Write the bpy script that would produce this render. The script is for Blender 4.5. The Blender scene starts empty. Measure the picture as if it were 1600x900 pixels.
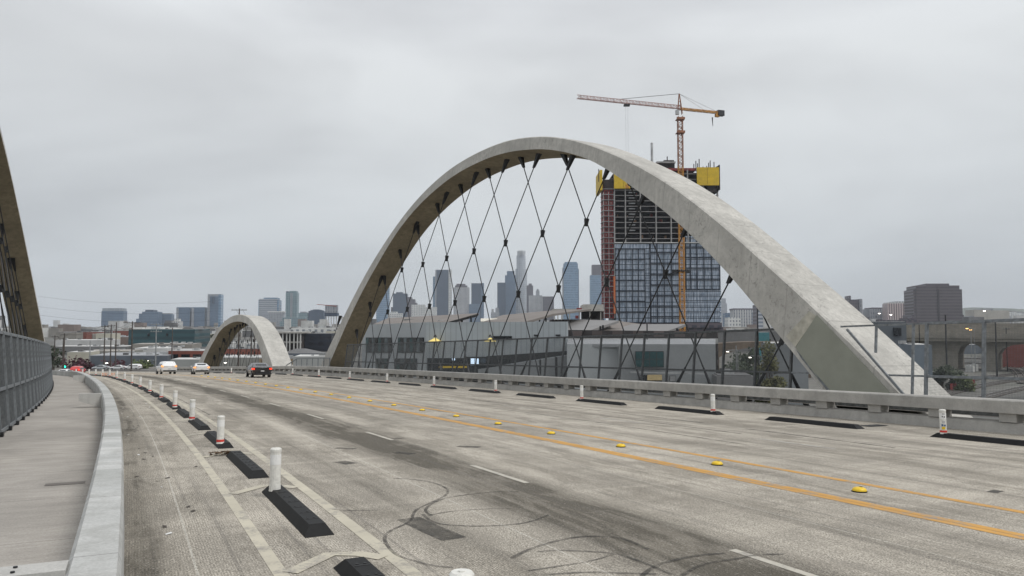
import bpy, bmesh, random
import numpy as np
from math import *
from mathutils import Matrix, Vector
random.seed(7)
S = bpy.context.scene
COL = S.collection
# ------------------------------------------------------------------ camera
CH = 15.0                       # camera height over the flat city ground
F = 1155.0                      # focal length in photo pixels (1600 wide)
PITCH = atan(58 / F)
cam_d = bpy.data.cameras.new('camera'); cam = bpy.data.objects.new('camera', cam_d); COL.objects.link(cam)
cam_d.sensor_width = 36; cam_d.lens = 36 * F / 1600
cam_d.clip_start = 0.1; cam_d.clip_end = 20000
cam.location = (0, 0, CH); cam.rotation_euler = (pi / 2 + PITCH, 0, 0)
S.camera = cam
# ------------------------------------------------------------------ world, sun, exposure
SUN_EL, SUN_AZ = radians(55), radians(115)     # azimuth from +Y towards +X
w = bpy.data.worlds.new('World'); S.world = w; w.use_nodes = True
nt = w.node_tree; nt.nodes.clear()
def wn(t, **k):
    n = nt.nodes.new(t)
    for a, v in k.items(): setattr(n, a, v)
    return n
out = wn('ShaderNodeOutputWorld'); bg = wn('ShaderNodeBackground'); bg.inputs[1].default_value = 0.1
sky = wn('ShaderNodeTexSky', sky_type='NISHITA', sun_disc=False, sun_elevation=SUN_EL, sun_rotation=SUN_AZ)
tc = wn('ShaderNodeTexCoord'); sep = wn('ShaderNodeSeparateXYZ'); nt.links.new(tc.outputs['Generated'], sep.inputs[0])
mp = wn('ShaderNodeMapping'); mp.inputs['Scale'].default_value = (1.0, 1.0, 3.2); nt.links.new(tc.outputs['Generated'], mp.inputs[0])
nz = wn('ShaderNodeTexNoise'); nz.inputs['Scale'].default_value = 1.5; nz.inputs['Detail'].default_value = 4; nz.inputs['Roughness'].default_value = 0.5; nz.inputs['Distortion'].default_value = 0.35
nt.links.new(mp.outputs[0], nz.inputs[0])
cr = wn('ShaderNodeValToRGB'); cr.color_ramp.elements[0].position = 0.36; cr.color_ramp.elements[1].position = 0.66
cr.color_ramp.elements[0].color = (0.78, 0.775, 0.785, 1); cr.color_ramp.elements[1].color = (1.10, 1.10, 1.10, 1)
nt.links.new(nz.outputs[0], cr.inputs[0])
gr = wn('ShaderNodeValToRGB')
E_ = gr.color_ramp.elements
E_[0].position = 0.0; E_[0].color = (0.50, 0.535, 0.57, 1); E_[1].position = 1.0; E_[1].color = (0.95, 0.98, 1.02, 1)
for p, c in ((0.05, (0.50, 0.53, 0.55, 1)), (0.16, (0.55, 0.575, 0.59, 1)), (0.32, (0.625, 0.645, 0.655, 1)), (0.55, (0.72, 0.74, 0.77, 1))):
    e = E_.new(p); e.color = c
nt.links.new(sep.outputs[2], gr.inputs[0])
mu = wn('ShaderNodeMix', data_type='RGBA', blend_type='MULTIPLY'); mu.inputs[0].default_value = 1
nt.links.new(gr.outputs[0], mu.inputs[6]); nt.links.new(cr.outputs[0], mu.inputs[7])
sc10 = wn('ShaderNodeVectorMath', operation='SCALE'); sc10.inputs[3].default_value = 9.6; nt.links.new(mu.outputs[2], sc10.inputs[0])
mx = wn('ShaderNodeMix', data_type='RGBA'); mx.inputs[0].default_value = 0.97
nt.links.new(sky.outputs[0], mx.inputs[6]); nt.links.new(sc10.outputs[0], mx.inputs[7])
nt.links.new(mx.outputs[2], bg.inputs[0]); nt.links.new(bg.outputs[0], out.inputs[0])
sd = bpy.data.lights.new('sun', 'SUN'); sd.energy = 1.5; sd.angle = radians(25); sd.color = (1, 0.97, 0.93)
sun = bpy.data.objects.new('sun', sd); COL.objects.link(sun)
_d = Vector((sin(SUN_AZ) * cos(SUN_EL), cos(SUN_AZ) * cos(SUN_EL), sin(SUN_EL)))
sun.rotation_euler = _d.to_track_quat('Z', 'Y').to_euler()
S.view_settings.view_transform = 'Standard'; S.view_settings.look = 'None'
S.view_settings.exposure = 0.24; S.view_settings.gamma = 1
S.cycles.volume_bounces = 1; S.cycles.max_bounces = 8; S.cycles.transparent_max_bounces = 24

# ------------------------------------------------------------------ materials
class N:
    def __init__(s, name):
        s.m = bpy.data.materials.new(name); s.m.use_nodes = True; s.t = s.m.node_tree
        s.b = s.t.nodes['Principled BSDF']; s.out = s.t.nodes['Material Output']
    def n(s, t, **k):
        x = s.t.nodes.new(t)
        for a, v in k.items(): setattr(x, a, v)
        return x
    def l(s, a, b): s.t.links.new(a, b)
    def co(s, kind='Object', scale=(1, 1, 1), rot=(0, 0, 0)):
        t = s.n('ShaderNodeTexCoord'); m = s.n('ShaderNodeMapping'); m.inputs['Scale'].default_value = scale; m.inputs['Rotation'].default_value = rot
        s.l(t.outputs[kind], m.inputs[0]); return m.outputs[0]
    def noise(s, vec, scale=1, detail=4, rough=.6, dist=0):
        x = s.n('ShaderNodeTexNoise'); x.inputs['Scale'].default_value = scale; x.inputs['Detail'].default_value = detail
        x.inputs['Roughness'].default_value = rough; x.inputs['Distortion'].default_value = dist; s.l(vec, x.inputs[0]); return x.outputs[0]
    def ramp(s, v, *st):
        x = s.n('ShaderNodeValToRGB'); e = x.color_ramp.elements
        for i, (p, c) in enumerate(st):
            if not isinstance(c, tuple): c = (c, c, c)
            if i < 2: e[i].position = p; e[i].color = (*c[:3], 1)
            else: k = e.new(p); k.color = (*c[:3], 1)
        s.l(v, x.inputs[0]); return x.outputs[0]
    def mix(s, f, a, b, mode='MIX'):
        x = s.n('ShaderNodeMix', data_type='RGBA', blend_type=mode)
        for i, v in ((0, f), (6, a), (7, b)):
            if isinstance(v, (int, float)): x.inputs[i].default_value = v if i == 0 else (v, v, v, 1)
            elif isinstance(v, tuple): x.inputs[i].default_value = (*v[:3], 1)
            else: s.l(v, x.inputs[i])
        return x.outputs[2]
    def math(s, op, a, b=0.0, c=None):
        x = s.n('ShaderNodeMath', operation=op)
        for i, v in enumerate((a, b, c)):
            if v is None: continue
            if isinstance(v, (int, float)): x.inputs[i].default_value = v
            else: s.l(v, x.inputs[i])
        return x.outputs[0]
    def col(s, v):
        if isinstance(v, tuple): s.b.inputs['Base Color'].default_value = (*v[:3], 1)
        else: s.l(v, s.b.inputs['Base Color'])
        return s
    def set(s, **k):
        for a, v in k.items():
            a = {'rough': 'Roughness', 'metal': 'Metallic', 'spec': 'Specular IOR Level', 'alpha': 'Alpha', 'trans': 'Transmission Weight', 'es': 'Emission Strength'}[a]
            if isinstance(v, (int, float)): s.b.inputs[a].default_value = v
            else: s.l(v, s.b.inputs[a])
        return s
    def bump(s, h, st=.3, dist=.01):
        x = s.n('ShaderNodeBump'); x.inputs['Strength'].default_value = st; x.inputs['Distance'].default_value = dist
        s.l(h, x.inputs['Height']); s.l(x.outputs[0], s.b.inputs['Normal']); return s
MATS = {}
def plain(name, col, rough=.7, metal=0, var=.12, scale=3.0, kind='Object', sc=(1, 1, 1)):
    if name in MATS: return MATS[name]
    m = N(name); v = m.noise(m.co(kind, sc), scale, 5, .6)
    d = tuple(c * (1 - var * 1.6) for c in col); b = tuple(min(1, c * (1 + var)) for c in col)
    m.col(m.ramp(v, (.3, d), (.7, b))).set(rough=rough, metal=metal)
    MATS[name] = m.m; return m.m
def emit(name, col, st):
    m = N(name); m.b.inputs['Emission Color'].default_value = (*col, 1); m.b.inputs['Emission Strength'].default_value = st
    m.col(tuple(c * .6 for c in col)); MATS[name] = m.m; return m.m

def concrete(name, base, streak_axis='Z', joints=None, tone=(1, 1, 1), dark=.55, uv=False, blot=.5, fleck=0):
    m = N(name); kind = 'UV' if uv else 'Object'
    big = m.noise(m.co(kind, (.35, .35, .35)), 1.0, 4, .55, .6)
    mid = m.noise(m.co(kind, (1, 1, 1)), 2.2, 6, .65, .4)
    fine = m.noise(m.co(kind), 38, 3, .7)
    strk = m.noise(m.co(kind, (2.6, 2.6, .18) if not uv else (.15, 3, 1)), 2.0, 4, .6)
    c = tuple(b * t for b, t in zip((base,) * 3, tone))
    v = m.ramp(big, (.32, tuple(x * .80 for x in c)), (.68, tuple(min(1, x * 1.12) for x in c)))
    v = m.mix(m.ramp(mid, (.36, blot), (.60, 0.0)), v, tuple(x * dark for x in c))
    v = m.mix(m.ramp(strk, (.50, 0.0), (.78, .38)), v, tuple(x * (dark - .05) for x in c))
    if fleck:
        f1 = m.noise(m.co(kind, (1, 1, .8)), 5.5, 5, .7, .8); area = m.noise(m.co(kind, (.3, .3, .3)), 1.3, 3, .6)
        v = m.mix(m.math('MULTIPLY', m.ramp(f1, (.55, 0.0), (.62, fleck)), m.ramp(area, (.42, .1), (.58, 1.0))), v, tuple(x * .45 for x in c))
        sm = m.n('ShaderNodeSeparateXYZ'); m.l(m.co(kind), sm.inputs[0])
        wl_ = m.math('FRACT', m.math('DIVIDE', m.math('ADD', sm.outputs[1], m.math('MULTIPLY', sm.outputs[0], -.49)), 2.44))
        v = m.mix(m.math('MULTIPLY', m.math('LESS_THAN', wl_, .02), .5), v, tuple(x * .5 for x in c))
        ws = m.noise(m.co(kind, (1.1, 1.1, .12)), 3.2, 4, .6); v = m.mix(m.ramp(ws, (.56, 0.0), (.70, .35)), v, tuple(min(1, x * 1.3) for x in c))
    v = m.mix(.35, v, m.mix(1.0, v, m.ramp(fine, (.3, .62), (.7, 1.3)), 'MULTIPLY'))
    m.col(v).set(rough=.88, spec=.25).bump(m.math('ADD', m.math('MULTIPLY', mid, .6), m.math('MULTIPLY', fine, .4)), .35, .012)
    MATS[name] = m.m; return m.m

# ------------------------------------------------------------------ mesh helper
class MB:
    def __init__(s): s.v = []; s.f = []; s.uv = []; s.mi = []
    def add(s, vs, fs, uvs=None, mi=0):
        o = len(s.v); s.v += [tuple(map(float, p)) for p in vs]
        for i, f in enumerate(fs):
            s.f.append(tuple(o + k for k in f)); s.mi.append(mi)
            s.uv.append([uvs[k] for k in f] if uvs else None)
        return s
    def box(s, lo, hi, M=None, mi=0):
        (a, b, c), (d, e, f) = lo, hi
        vs = [(a, b, c), (d, b, c), (d, e, c), (a, e, c), (a, b, f), (d, b, f), (d, e, f), (a, e, f)]
        if M is not None: vs = [tuple(M @ Vector(p)) for p in vs]
        return s.add(vs, [(0, 3, 2, 1), (4, 5, 6, 7), (0, 1, 5, 4), (1, 2, 6, 5), (2, 3, 7, 6), (3, 0, 4, 7)], mi=mi)
    def hexa(s, b4, t4, mi=0):
        return s.add(list(b4) + list(t4), [(0, 3, 2, 1), (4, 5, 6, 7), (0, 1, 5, 4), (1, 2, 6, 5), (2, 3, 7, 6), (3, 0, 4, 7)], mi=mi)
    def tube(s, p, q, r, n=8, r2=None, cap=True, mi=0):
        p, q = Vector(p), Vector(q); d = (q - p); r2 = r if r2 is None else r2
        if d.length < 1e-6: return s
        d.normalize(); a = d.orthogonal().normalized(); b = d.cross(a)
        vs = [p + (a * cos(2 * pi * i / n) + b * sin(2 * pi * i / n)) * r for i in range(n)] + [q + (a * cos(2 * pi * i / n) + b * sin(2 * pi * i / n)) * r2 for i in range(n)]
        fs = [(i, (i + 1) % n, n + (i + 1) % n, n + i) for i in range(n)]
        if cap: fs += [tuple(range(n))[::-1], tuple(range(n, 2 * n))]
        return s.add(vs, fs, mi=mi)
    def bar(s, p, q, wx, wy, up=(0, 0, 1), mi=0):
        p, q, up = Vector(p), Vector(q), Vector(up); d = (q - p).normalized(); a = d.cross(up)
        if a.length < 1e-4: a = d.orthogonal()
        a.normalize(); b = a.cross(d).normalized()
        o = [(-wx / 2, -wy / 2), (wx / 2, -wy / 2), (wx / 2, wy / 2), (-wx / 2, wy / 2)]
        return s.hexa([p + a * x + b * y for x, y in o], [q + a * x + b * y for x, y in o], mi=mi)
    def mesh(s, name, mat, smooth=False):
        me = bpy.data.meshes.new(name); me.from_pydata(s.v, [], s.f)
        for m in (mat if isinstance(mat, (list, tuple)) else [mat]): me.materials.append(m)
        me.polygons.foreach_set('material_index', s.mi)
        if any(u is not None for u in s.uv):
            ul = me.uv_layers.new(name='UVMap')
            for p, u in zip(me.polygons, s.uv):
                if u:
                    for k, li in enumerate(p.loop_indices): ul.data[li].uv = u[k]
        bm = bmesh.new(); bm.from_mesh(me); bmesh.ops.recalc_face_normals(bm, faces=bm.faces)
        if smooth:
            for f in bm.faces: f.smooth = True
        bm.to_mesh(me); bm.free()
        return me
    def build(s, name, mat, parent=None, smooth=False, world=True, stuff=False, M=None):
        return link(name, s.mesh(name, mat, smooth), parent, world, stuff, M)
def link(name, me, parent=None, world=True, stuff=False, M=None):
    o = bpy.data.objects.new(name, me); COL.objects.link(o)
    if parent is not None:
        o.parent = parent
        if world: o.matrix_parent_inverse = parent.matrix_basis.inverted()
    if M is not None: o.matrix_basis = M
    if stuff: o['kind'] = 'stuff'
    return o
def tag(o, label, cat, group=None, kind=None):
    if label: o['label'] = label
    if cat: o['category'] = cat
    if group: o['group'] = group
    if kind: o['kind'] = kind
    return o
def thing(name, label, cat, M=None, group=None):
    o = bpy.data.objects.new(name, None); COL.objects.link(o); o.empty_display_size = .2
    if M is not None: o.matrix_basis = M if isinstance(M, Matrix) else Matrix.Translation(M)
    return tag(o, label, cat, group)
def copy_tree(o, M, label, group=None, parent=None):
    c = o.copy(); COL.objects.link(c); c.matrix_basis = M; c['label'] = label
    if group: c['group'] = group
    for ch in list(o.children):
        d = ch.copy(); COL.objects.link(d); d.parent = c
        for g in list(ch.children):
            e = g.copy(); COL.objects.link(e); e.parent = d
    return c
def struct(name, mb, mat, parent=None, smooth=False):
    o = mb.build(name, mat, parent, smooth)
    if parent is None: o['kind'] = 'structure'
    return o
ORD = ['nearest', 'second', 'third', 'fourth', 'fifth', 'sixth', 'seventh', 'eighth', 'ninth', 'tenth', 'eleventh', 'twelfth', 'thirteenth', 'fourteenth', 'fifteenth', 'sixteenth', 'seventeenth', 'eighteenth', 'nineteenth', 'twentieth', 'twenty-first', 'twenty-second', 'twenty-third', 'twenty-fourth', 'twenty-fifth', 'twenty-sixth', 'twenty-seventh', 'twenty-eighth']

# ------------------------------------------------------------------ bridge deck geometry: (s along, t to the right, z above deck)
HH = 2.25
_a, _b, _th = -0.00108493, -0.09092169, -0.45961996
KC = 0.00138438 * 2.4 / HH; RC = 1 / KC
def c2w(x, y, z): return Vector((x, z * cos(PITCH) - y * sin(PITCH), z * sin(PITCH) + y * cos(PITCH)))
DN = c2w(-_a, 1, -_b).normalized()
DU = c2w(sin(_th), _a * sin(_th) + _b * cos(_th), cos(_th)).normalized()
DW = DU.cross(DN)
DH = HH / sqrt(_a * _a + 1 + _b * _b)
ORG = Vector((0, 0, CH))
def ext(s):
    if s < 80: return 0
    if s < 100: return .00054 * (s - 80) ** 2
    return .216 + .0155 * (s - 100)
def B(s, t, z=0.0):
    a = s * KC
    p = ORG + DU * ((RC + t) * sin(a)) + DW * ((RC + t) * cos(a) - RC) + DN * (z - DH)
    p.z -= ext(s); return p
def BM(s, t, z=0.0, yaw=0):          # local frame: x right, y forward, z up
    e = (B(s + .5, t, z) - B(s - .5, t, z)).normalized(); r = e.cross(DN).normalized(); n = r.cross(e)
    M = Matrix((r, e, n)).transposed().to_4x4(); M.translation = B(s, t, z)
    return M @ Matrix.Rotation(yaw, 4, 'Z')
def at(px, py, D):                   # point seen at photo pixel (px,py), D metres ahead
    yc = (450 - py) / F; k = D / (cos(PITCH) - yc * sin(PITCH))
    v = c2w((px - 800) / F, yc, 1.0); return ORG + v * (D / v.y)
def sweep(mb, prof, s0, s1, ds=2.0, closed=True, mi=0, tfun=None, caps=True):
    n = max(1, int(round((s1 - s0) / ds))); m = len(prof); vs = []; uvs = []
    per = [0.0]
    for i in range(1, m): per.append(per[-1] + hypot(prof[i][0] - prof[i - 1][0], prof[i][1] - prof[i - 1][1]))
    for i in range(n + 1):
        s = s0 + (s1 - s0) * i / n; dt = tfun(s) if tfun else 0
        for j, (t, z) in enumerate(prof): vs.append(B(s, t + dt, z)); uvs.append((s, per[j]))
    fs = []
    for i in range(n):
        for j in range(m if closed else m - 1):
            k = (j + 1) % m; fs.append((i * m + j, i * m + k, (i + 1) * m + k, (i + 1) * m + j))
    if caps and closed: fs += [tuple(range(m)), tuple(range(n * m, n * m + m))[::-1]]
    mb.add(vs, fs, uvs, mi); return mb
def sheet(mb, ts, s0, s1, z, ds=2.0, tfun=None):
    n = max(1, int(round((s1 - s0) / ds))); m = len(ts); vs = []; uvs = []
    for i in range(n + 1):
        s = s0 + (s1 - s0) * i / n; dt = tfun(s) if tfun else 0
        for t in ts: vs.append(B(s, t + dt, z)); uvs.append((s, t + dt))
    fs = [(i * m + j, i * m + j + 1, (i + 1) * m + j + 1, (i + 1) * m + j) for i in range(n) for j in range(m - 1)]
    mb.add(vs, fs, uvs); return mb
def ribbon(mb, pts, wd, z, sub=6):
    P = [Vector((s, t)) for s, t in pts]; Q = []
    if sub > 1 and len(P) > 2:
        for i in range(len(P) - 1):
            p0, p1, p2, p3 = P[max(i - 1, 0)], P[i], P[i + 1], P[min(i + 2, len(P) - 1)]
            for k in range(sub):
                u = k / sub
                Q.append(.5 * ((2 * p1) + (p2 - p0) * u + (2 * p0 - 5 * p1 + 4 * p2 - p3) * u * u + (3 * p1 - p0 - 3 * p2 + p3) * u ** 3))
        Q.append(P[-1])
    else: Q = P
    vs = []; uv = []; L = 0
    for i, q in enumerate(Q):
        d = (Q[min(i + 1, len(Q) - 1)] - Q[max(i - 1, 0)]); d = d.normalized() if d.length > 0 else Vector((1, 0)); nn = Vector((-d.y, d.x))
        if i: L += (q - Q[i - 1]).length
        for k in (-.5, .5):
            r = q + nn * wd * k; vs.append(B(r.x, r.y, z)); uv.append((L, k))
    mb.add(vs, [(2 * i, 2 * i + 1, 2 * i + 3, 2 * i + 2) for i in range(len(Q) - 1)], uv)
    return mb

# ---- road material (UV = metres along, metres across)
def road_material():
    m = N('road_concrete')
    sp = m.n('ShaderNodeSeparateXYZ'); m.l(m.co('UV'), sp.inputs[0]); s_, t_ = sp.outputs[0], sp.outputs[1]
    big = m.noise(m.co('UV', (.10, .35, 1)), 1.0, 5, .6, .8)
    mid = m.noise(m.co('UV', (.6, 1.2, 1)), 1.6, 7, .68, .5)
    streak = m.noise(m.co('UV', (.09, 2.4, 1)), 1.3, 6, .65, .2)
    fine = m.noise(m.co('UV'), 48, 3, .8)
    cross = m.noise(m.co('UV', (1.4, .10, 1)), 1.2, 5, .6)
    base = (.55, .503, .425)
    v = m.ramp(big, (.32, tuple(x * .66 for x in base)), (.66, tuple(x * 1.18 for x in base)))
    v = m.mix(m.ramp(mid, (.38, .62), (.60, 0.0)), v, tuple(x * .46 for x in base))
    v = m.mix(m.ramp(cross, (.48, 0.0), (.72, .45)), v, tuple(x * 1.30 for x in base))
    # tyre / oil bands along the lanes, and a dark band beside the left barrier
    band = None
    for c, hw, k in ((0.10, .55, 1.0), (1.0, .9, .15), (3.6, .6, .42), (5.65, 1.15, 1.9), (8.0, .8, .42), (9.1, .4, .3), (12.6, .35, .35), (14.4, .4, .45), (16.0, .35, .40), (17.9, .5, .40)):
        g = m.math('SUBTRACT', 1.0, m.math('DIVIDE', m.math('ABSOLUTE', m.math('SUBTRACT', t_, c)), hw))
        g = m.math('MULTIPLY', m.math('SMOOTH_MAX', g, 0.0, .25), k)
        band = g if band is None else m.math('ADD', band, g)
    band = m.math('MULTIPLY', band, m.ramp(streak, (.25, .25), (.62, 1.25)))
    patch = m.noise(m.co('UV', (.22, .7, 1)), 1.2, 6, .7, .6)
    v = m.mix(m.math('MINIMUM', m.math('MULTIPLY', band, m.ramp(patch, (.38, 1.2), (.62, .30))), .92), v, (.072, .063, .048))
    v = m.mix(m.ramp(patch, (.49, 0.0), (.60, .46)), v, (.13, .114, .088))
    v = m.mix(m.ramp(streak, (.54, 0.0), (.80, .55)), v, (.15, .14, .125))
    # thin sharp tyre streaks running along the deck
    st2 = m.noise(m.co('UV', (.035, 5.5, 1)), 1.4, 3, .5, .1)
    v = m.mix(m.ramp(st2, (.60, 0.0), (.70, .42)), v, (.13, .12, .11))
    # longitudinal grooves, only where a pixel can hold them (depth in the bump, dark lines in the colour)
    gv = m.math('SINE', m.math('MULTIPLY', m.math('ADD', t_, m.math('MULTIPLY', m.noise(m.co('UV', (.8, .8, 1)), 1.5, 2), .03)), 2 * pi / .030))
    gr_ = m.math('MULTIPLY', m.math('ADD', m.math('MULTIPLY', gv, .5), .5), m.ramp(mid, (.35, .2), (.65, 1.0)))
    v = m.mix(m.math('MULTIPLY', gr_, .46), v, (.12, .115, .10))
    # pale transverse joints every 6.1 m, one lengthwise construction joint
    fr = m.math('ABSOLUTE', m.math('SUBTRACT', m.math('FRACT', m.math('DIVIDE', s_, 6.1)), .5))
    j = m.math('MULTIPLY', m.math('LESS_THAN', fr, .0022), m.ramp(big, (.50, 0.0), (.62, 1.0)))
    v = m.mix(m.math('MULTIPLY', j, .35), v, (.62, .60, .55))
    for tj in (.62, 8.15, 4.4, 14.9):
        jj = m.math('LESS_THAN', m.math('ABSOLUTE', m.math('SUBTRACT', t_, tj)), .012)
        v = m.mix(m.math('MULTIPLY', jj, .45), v, (.58, .56, .50))
    v = m.mix(m.ramp(mid, (.35, .45), (.62, .9)), v, m.mix(1.0, v, m.ramp(fine, (.36, .10), (.64, 1.8)), 'MULTIPLY'))
    pit = m.noise(m.co('UV', (1, 1.3, 1)), 17, 7, .82)
    v = m.mix(m.ramp(pit, (.50, 0.0), (.60, .55)), v, (.12, .108, .088))
    v = m.mix(m.ramp(pit, (.36, .35), (.44, 0.0)), v, (.74, .70, .62))
    m.col(v).set(rough=.9, spec=.2)
    m.bump(m.math('ADD', m.math('MULTIPLY', gv, .25), m.math('ADD', fine, m.math('MULTIPLY', mid, .6))), .5, .006)
    return m.m
M_road = road_material()
def walk_material():
    m = N('walkway_concrete')
    sp = m.n('ShaderNodeSeparateXYZ'); m.l(m.co('UV'), sp.inputs[0])
    cross = m.noise(m.co('UV', (2.6, .7, 1)), 1.3, 8, .72, .5)
    big = m.noise(m.co('UV', (.3, .5, 1)), 1.0, 4, .6, .5); fine = m.noise(m.co('UV'), 30, 3, .7)
    base = (.37, .345, .31)
    v = m.ramp(big, (.3, tuple(x * .8 for x in base)), (.7, tuple(x * 1.15 for x in base)))
    v = m.mix(m.ramp(cross, (.40, .42), (.60, 0.0)), v, tuple(x * .62 for x in base))
    fr = m.math('ABSOLUTE', m.math('SUBTRACT', m.math('FRACT', m.math('DIVIDE', sp.outputs[0], 3.05)), .5))
    v = m.mix(m.math('MULTIPLY', m.math('LESS_THAN', fr, .004), .55), v, (.12, .11, .10))
    v = m.mix(.4, v, m.mix(1.0, v, m.ramp(fine, (.3, .6), (.7, 1.3)), 'MULTIPLY'))
    m.col(v).set(rough=.9, spec=.2).bump(m.math('ADD', cross, fine), .35, .008); return m.m
M_walk = walk_material()
M_conc = concrete('barrier_concrete', .47, uv=False, tone=(1, .985, .93), blot=.22, dark=.70)
def barrier_material():
    m = N('barrier_pour_concrete'); sp = m.n('ShaderNodeSeparateXYZ'); m.l(m.co('UV'), sp.inputs[0]); s_ = sp.outputs[0]
    wn_ = m.n('ShaderNodeTexWhiteNoise', noise_dimensions='1D'); m.l(m.math('FLOOR', m.math('DIVIDE', m.math('ADD', s_, m.math('MULTIPLY', m.noise(m.co('UV', (2, 2, 2)), 2, 3), .12)), .95)), wn_.inputs['W'])
    mid = m.noise(m.co('Object'), 2.0, 6, .65, .5); fine = m.noise(m.co('Object'), 34, 3, .7)
    v = m.ramp(wn_.outputs[0], (0, (.36, .365, .345)), (.35, (.43, .435, .42)), (1, (.52, .52, .50)))
    v = m.mix(m.ramp(mid, (.36, .55), (.56, 0.0)), v, (.30, .30, .28))
    v = m.mix(m.ramp(m.noise(m.co('Object', (1, 1, 1)), 9, 5, .7), (.60, 0.0), (.72, .35)), v, (.62, .62, .60))
    j = m.math('LESS_THAN', m.math('ABSOLUTE', m.math('SUBTRACT', m.math('FRACT', m.math('DIVIDE', s_, 2.85)), .5)), .004)
    v = m.mix(m.math('MULTIPLY', j, .6), v, (.16, .155, .145))
    v = m.mix(.35, v, m.mix(1.0, v, m.ramp(fine, (.3, .6), (.7, 1.3)), 'MULTIPLY'))
    m.col(v).set(rough=.85, spec=.25).bump(m.math('ADD', mid, fine), .3, .008); return m.m
M_barr = barrier_material()
M_rail = concrete('rail_concrete', .42, tone=(1, .97, .90), blot=.45, dark=.62)
M_arch = concrete('arch_concrete', .50, tone=(1, .97, .89), blot=.55, dark=.68, fleck=.6)
M_archd = concrete('arch_soffit_shade_concrete', .30, tone=(1, .85, .59), blot=.6, dark=.58)  # browner soffit concrete; part of the underside's shade is in its dark base
M_steel = plain('galvanised_steel', (.20, .215, .225), .55, .3, .25, 6)
M_wire = plain('wire_mesh_steel', (.13, .14, .145), .6, .3, .25, 6)
M_dsteel = plain('dark_steel', (.035, .036, .038), .5, .5, .3, 8)
M_cable = plain('cable_black', (.022, .022, .023), .55, .2, .3, 8)
M_white = plain('white_paint', (.66, .63, .55), .75, 0, .22, 9)
M_yellow = plain('yellow_paint', (.60, .31, .06), .7, 0, .30, 7)
M_rubber = plain('black_rubber', (.0045, .0045, .0045), .6, 0, .45, 9)
M_rubber.node_tree.nodes['Principled BSDF'].inputs['Specular IOR Level'].default_value = .3
M_post = plain('white_plastic', (.70, .69, .64), .5, 0, .12, 14)
M_red = plain('red_band', (.62, .045, .03), .5, 0, .1, 14)
M_bump = plain('yellow_plastic', (.78, .52, .015), .4, 0, .08, 14)
M_glassd = plain('car_glass', (.012, .014, .016), .08, 0, .1, 2)

# ------------------------------------------------------------------ ground
def ground_material():
    m = N('ground_city'); a = m.noise(m.co('Object', (.012, .012, 1)), 1, 6, .6); b = m.noise(m.co('Object', (.2, .2, 1)), 1, 5, .65)
    v = m.ramp(a, (.38, (.075, .075, .07)), (.52, (.15, .145, .13)), (.65, (.055, .06, .045)))
    m.col(m.mix(.5, v, m.mix(1.0, v, m.ramp(b, (.3, .5), (.7, 1.5)), 'MULTIPLY'))).set(rough=.95); return m.m
g = MB(); g.add([(-5200, -300, 0), (5200, -300, 0), (5200, 5200, 0), (-5200, 5200, 0)], [(0, 1, 2, 3)])
struct('ground', g, ground_material())

# ------------------------------------------------------------------ viaduct deck, road, walkways
S0, S1 = -14, 262
road = MB(); sheet(road, [-.35, 1.3, 3, 5, 7, 9, 11, 13, 15, 17, 19, 21, 23.2], S0, S1, 0)
road = struct('road', road, M_road)
wl = MB(); sheet(wl, [-3.4, -2.4, -1.4, -.4], S0, S1, .012); wl = struct('pavement', wl, M_walk)
wr = MB(); sheet(wr, [23.0, 24, 25, 26.1], S0, S1, .42); wr = struct('pavement', wr, M_walk)
dk = MB(); sweep(dk, [(-3.7, -.03), (26.6, -.03), (26.6, -1.0), (23, -1.6), (0, -1.6), (-3.7, -1.0)], S0, S1 - 8, 4)
dk = struct('bridge_deck', dk, M_rail)
for s in (8, 98, 160, 205):
    for t in (1, 22):
        p = B(s, t, -1.55); q = Vector((p.x, p.y, -.5)); pb = MB(); pb.bar(q, p, 2.4, 2.4, (0, 1, 0)); pb.build('pier', M_rail, dk)

# painted markings
def mark(pts, wd, mat, z=.004, sub=1, name='lane_marking'):
    mb = MB(); ribbon(mb, pts, wd, z, sub); return mb.build(name, mat, road)
def longline(t, wd, s0, s1, mat, z=.004):
    mb = MB(); sheet(mb, [t - wd / 2, t + wd / 2], s0, s1, z); return mb.build('lane_marking', mat, road)
def worn(name, col, lo, hi):
    m = N(name); a = m.noise(m.co('Object'), 3.2, 7, .7); b = m.noise(m.co('Object'), 30, 3, .7)
    f = m.math('ADD', m.math('MULTIPLY', a, .7), m.math('MULTIPLY', b, .3))
    v = m.ramp(m.noise(m.co('Object'), 1.1, 3), (.3, tuple(c * .82 for c in col)), (.7, col))
    m.col(m.mix(m.ramp(f, (lo, 1.0), (hi, 0.0)), v, (.27, .25, .22))).set(rough=.8); return m.m
M_wline = worn('worn_white_line', (.52, .48, .38), .38, .50)
M_wdash = worn('worn_dash', (.50, .47, .40), .38, .50)
M_yline = worn('worn_orange_line', (.56, .30, .07), .36, .50)
longline(1.38, .15, S0, 150, M_wline); longline(2.60, .17, S0, 150, M_wline)
for t, wd in ((9.80, .155), (9.965, .155), (11.42, .18)): longline(t, wd, S0, 200, M_yline)
for k in range(-1, 16):
    s = 11.68 - 7.33 + 7.33 * k if k < 1 else 11.68 + 7.33 * (k - 1)
    mark([(s, 6.21), (s + 2.35, 6.21)], .11, M_wdash)
for k in range(12):
    s = 12.5 + 7.33 * k; mark([(s, 15.1), (s + 2.35, 15.1)], .10, worn('worn_dash_faint', (.45, .43, .39), .42, .56) if k == 0 else bpy.data.materials['worn_dash_faint'])
UL = 4.86                                        # left kerb unit spacing
for k in range(-1, 14):
    s = 8.02 + UL * k
    mark([(s + .02, 1.47), (s + .55, 2.0), (s + .42, 2.3), (s + .14, 2.50)], .19, M_wline, .008)

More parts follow.
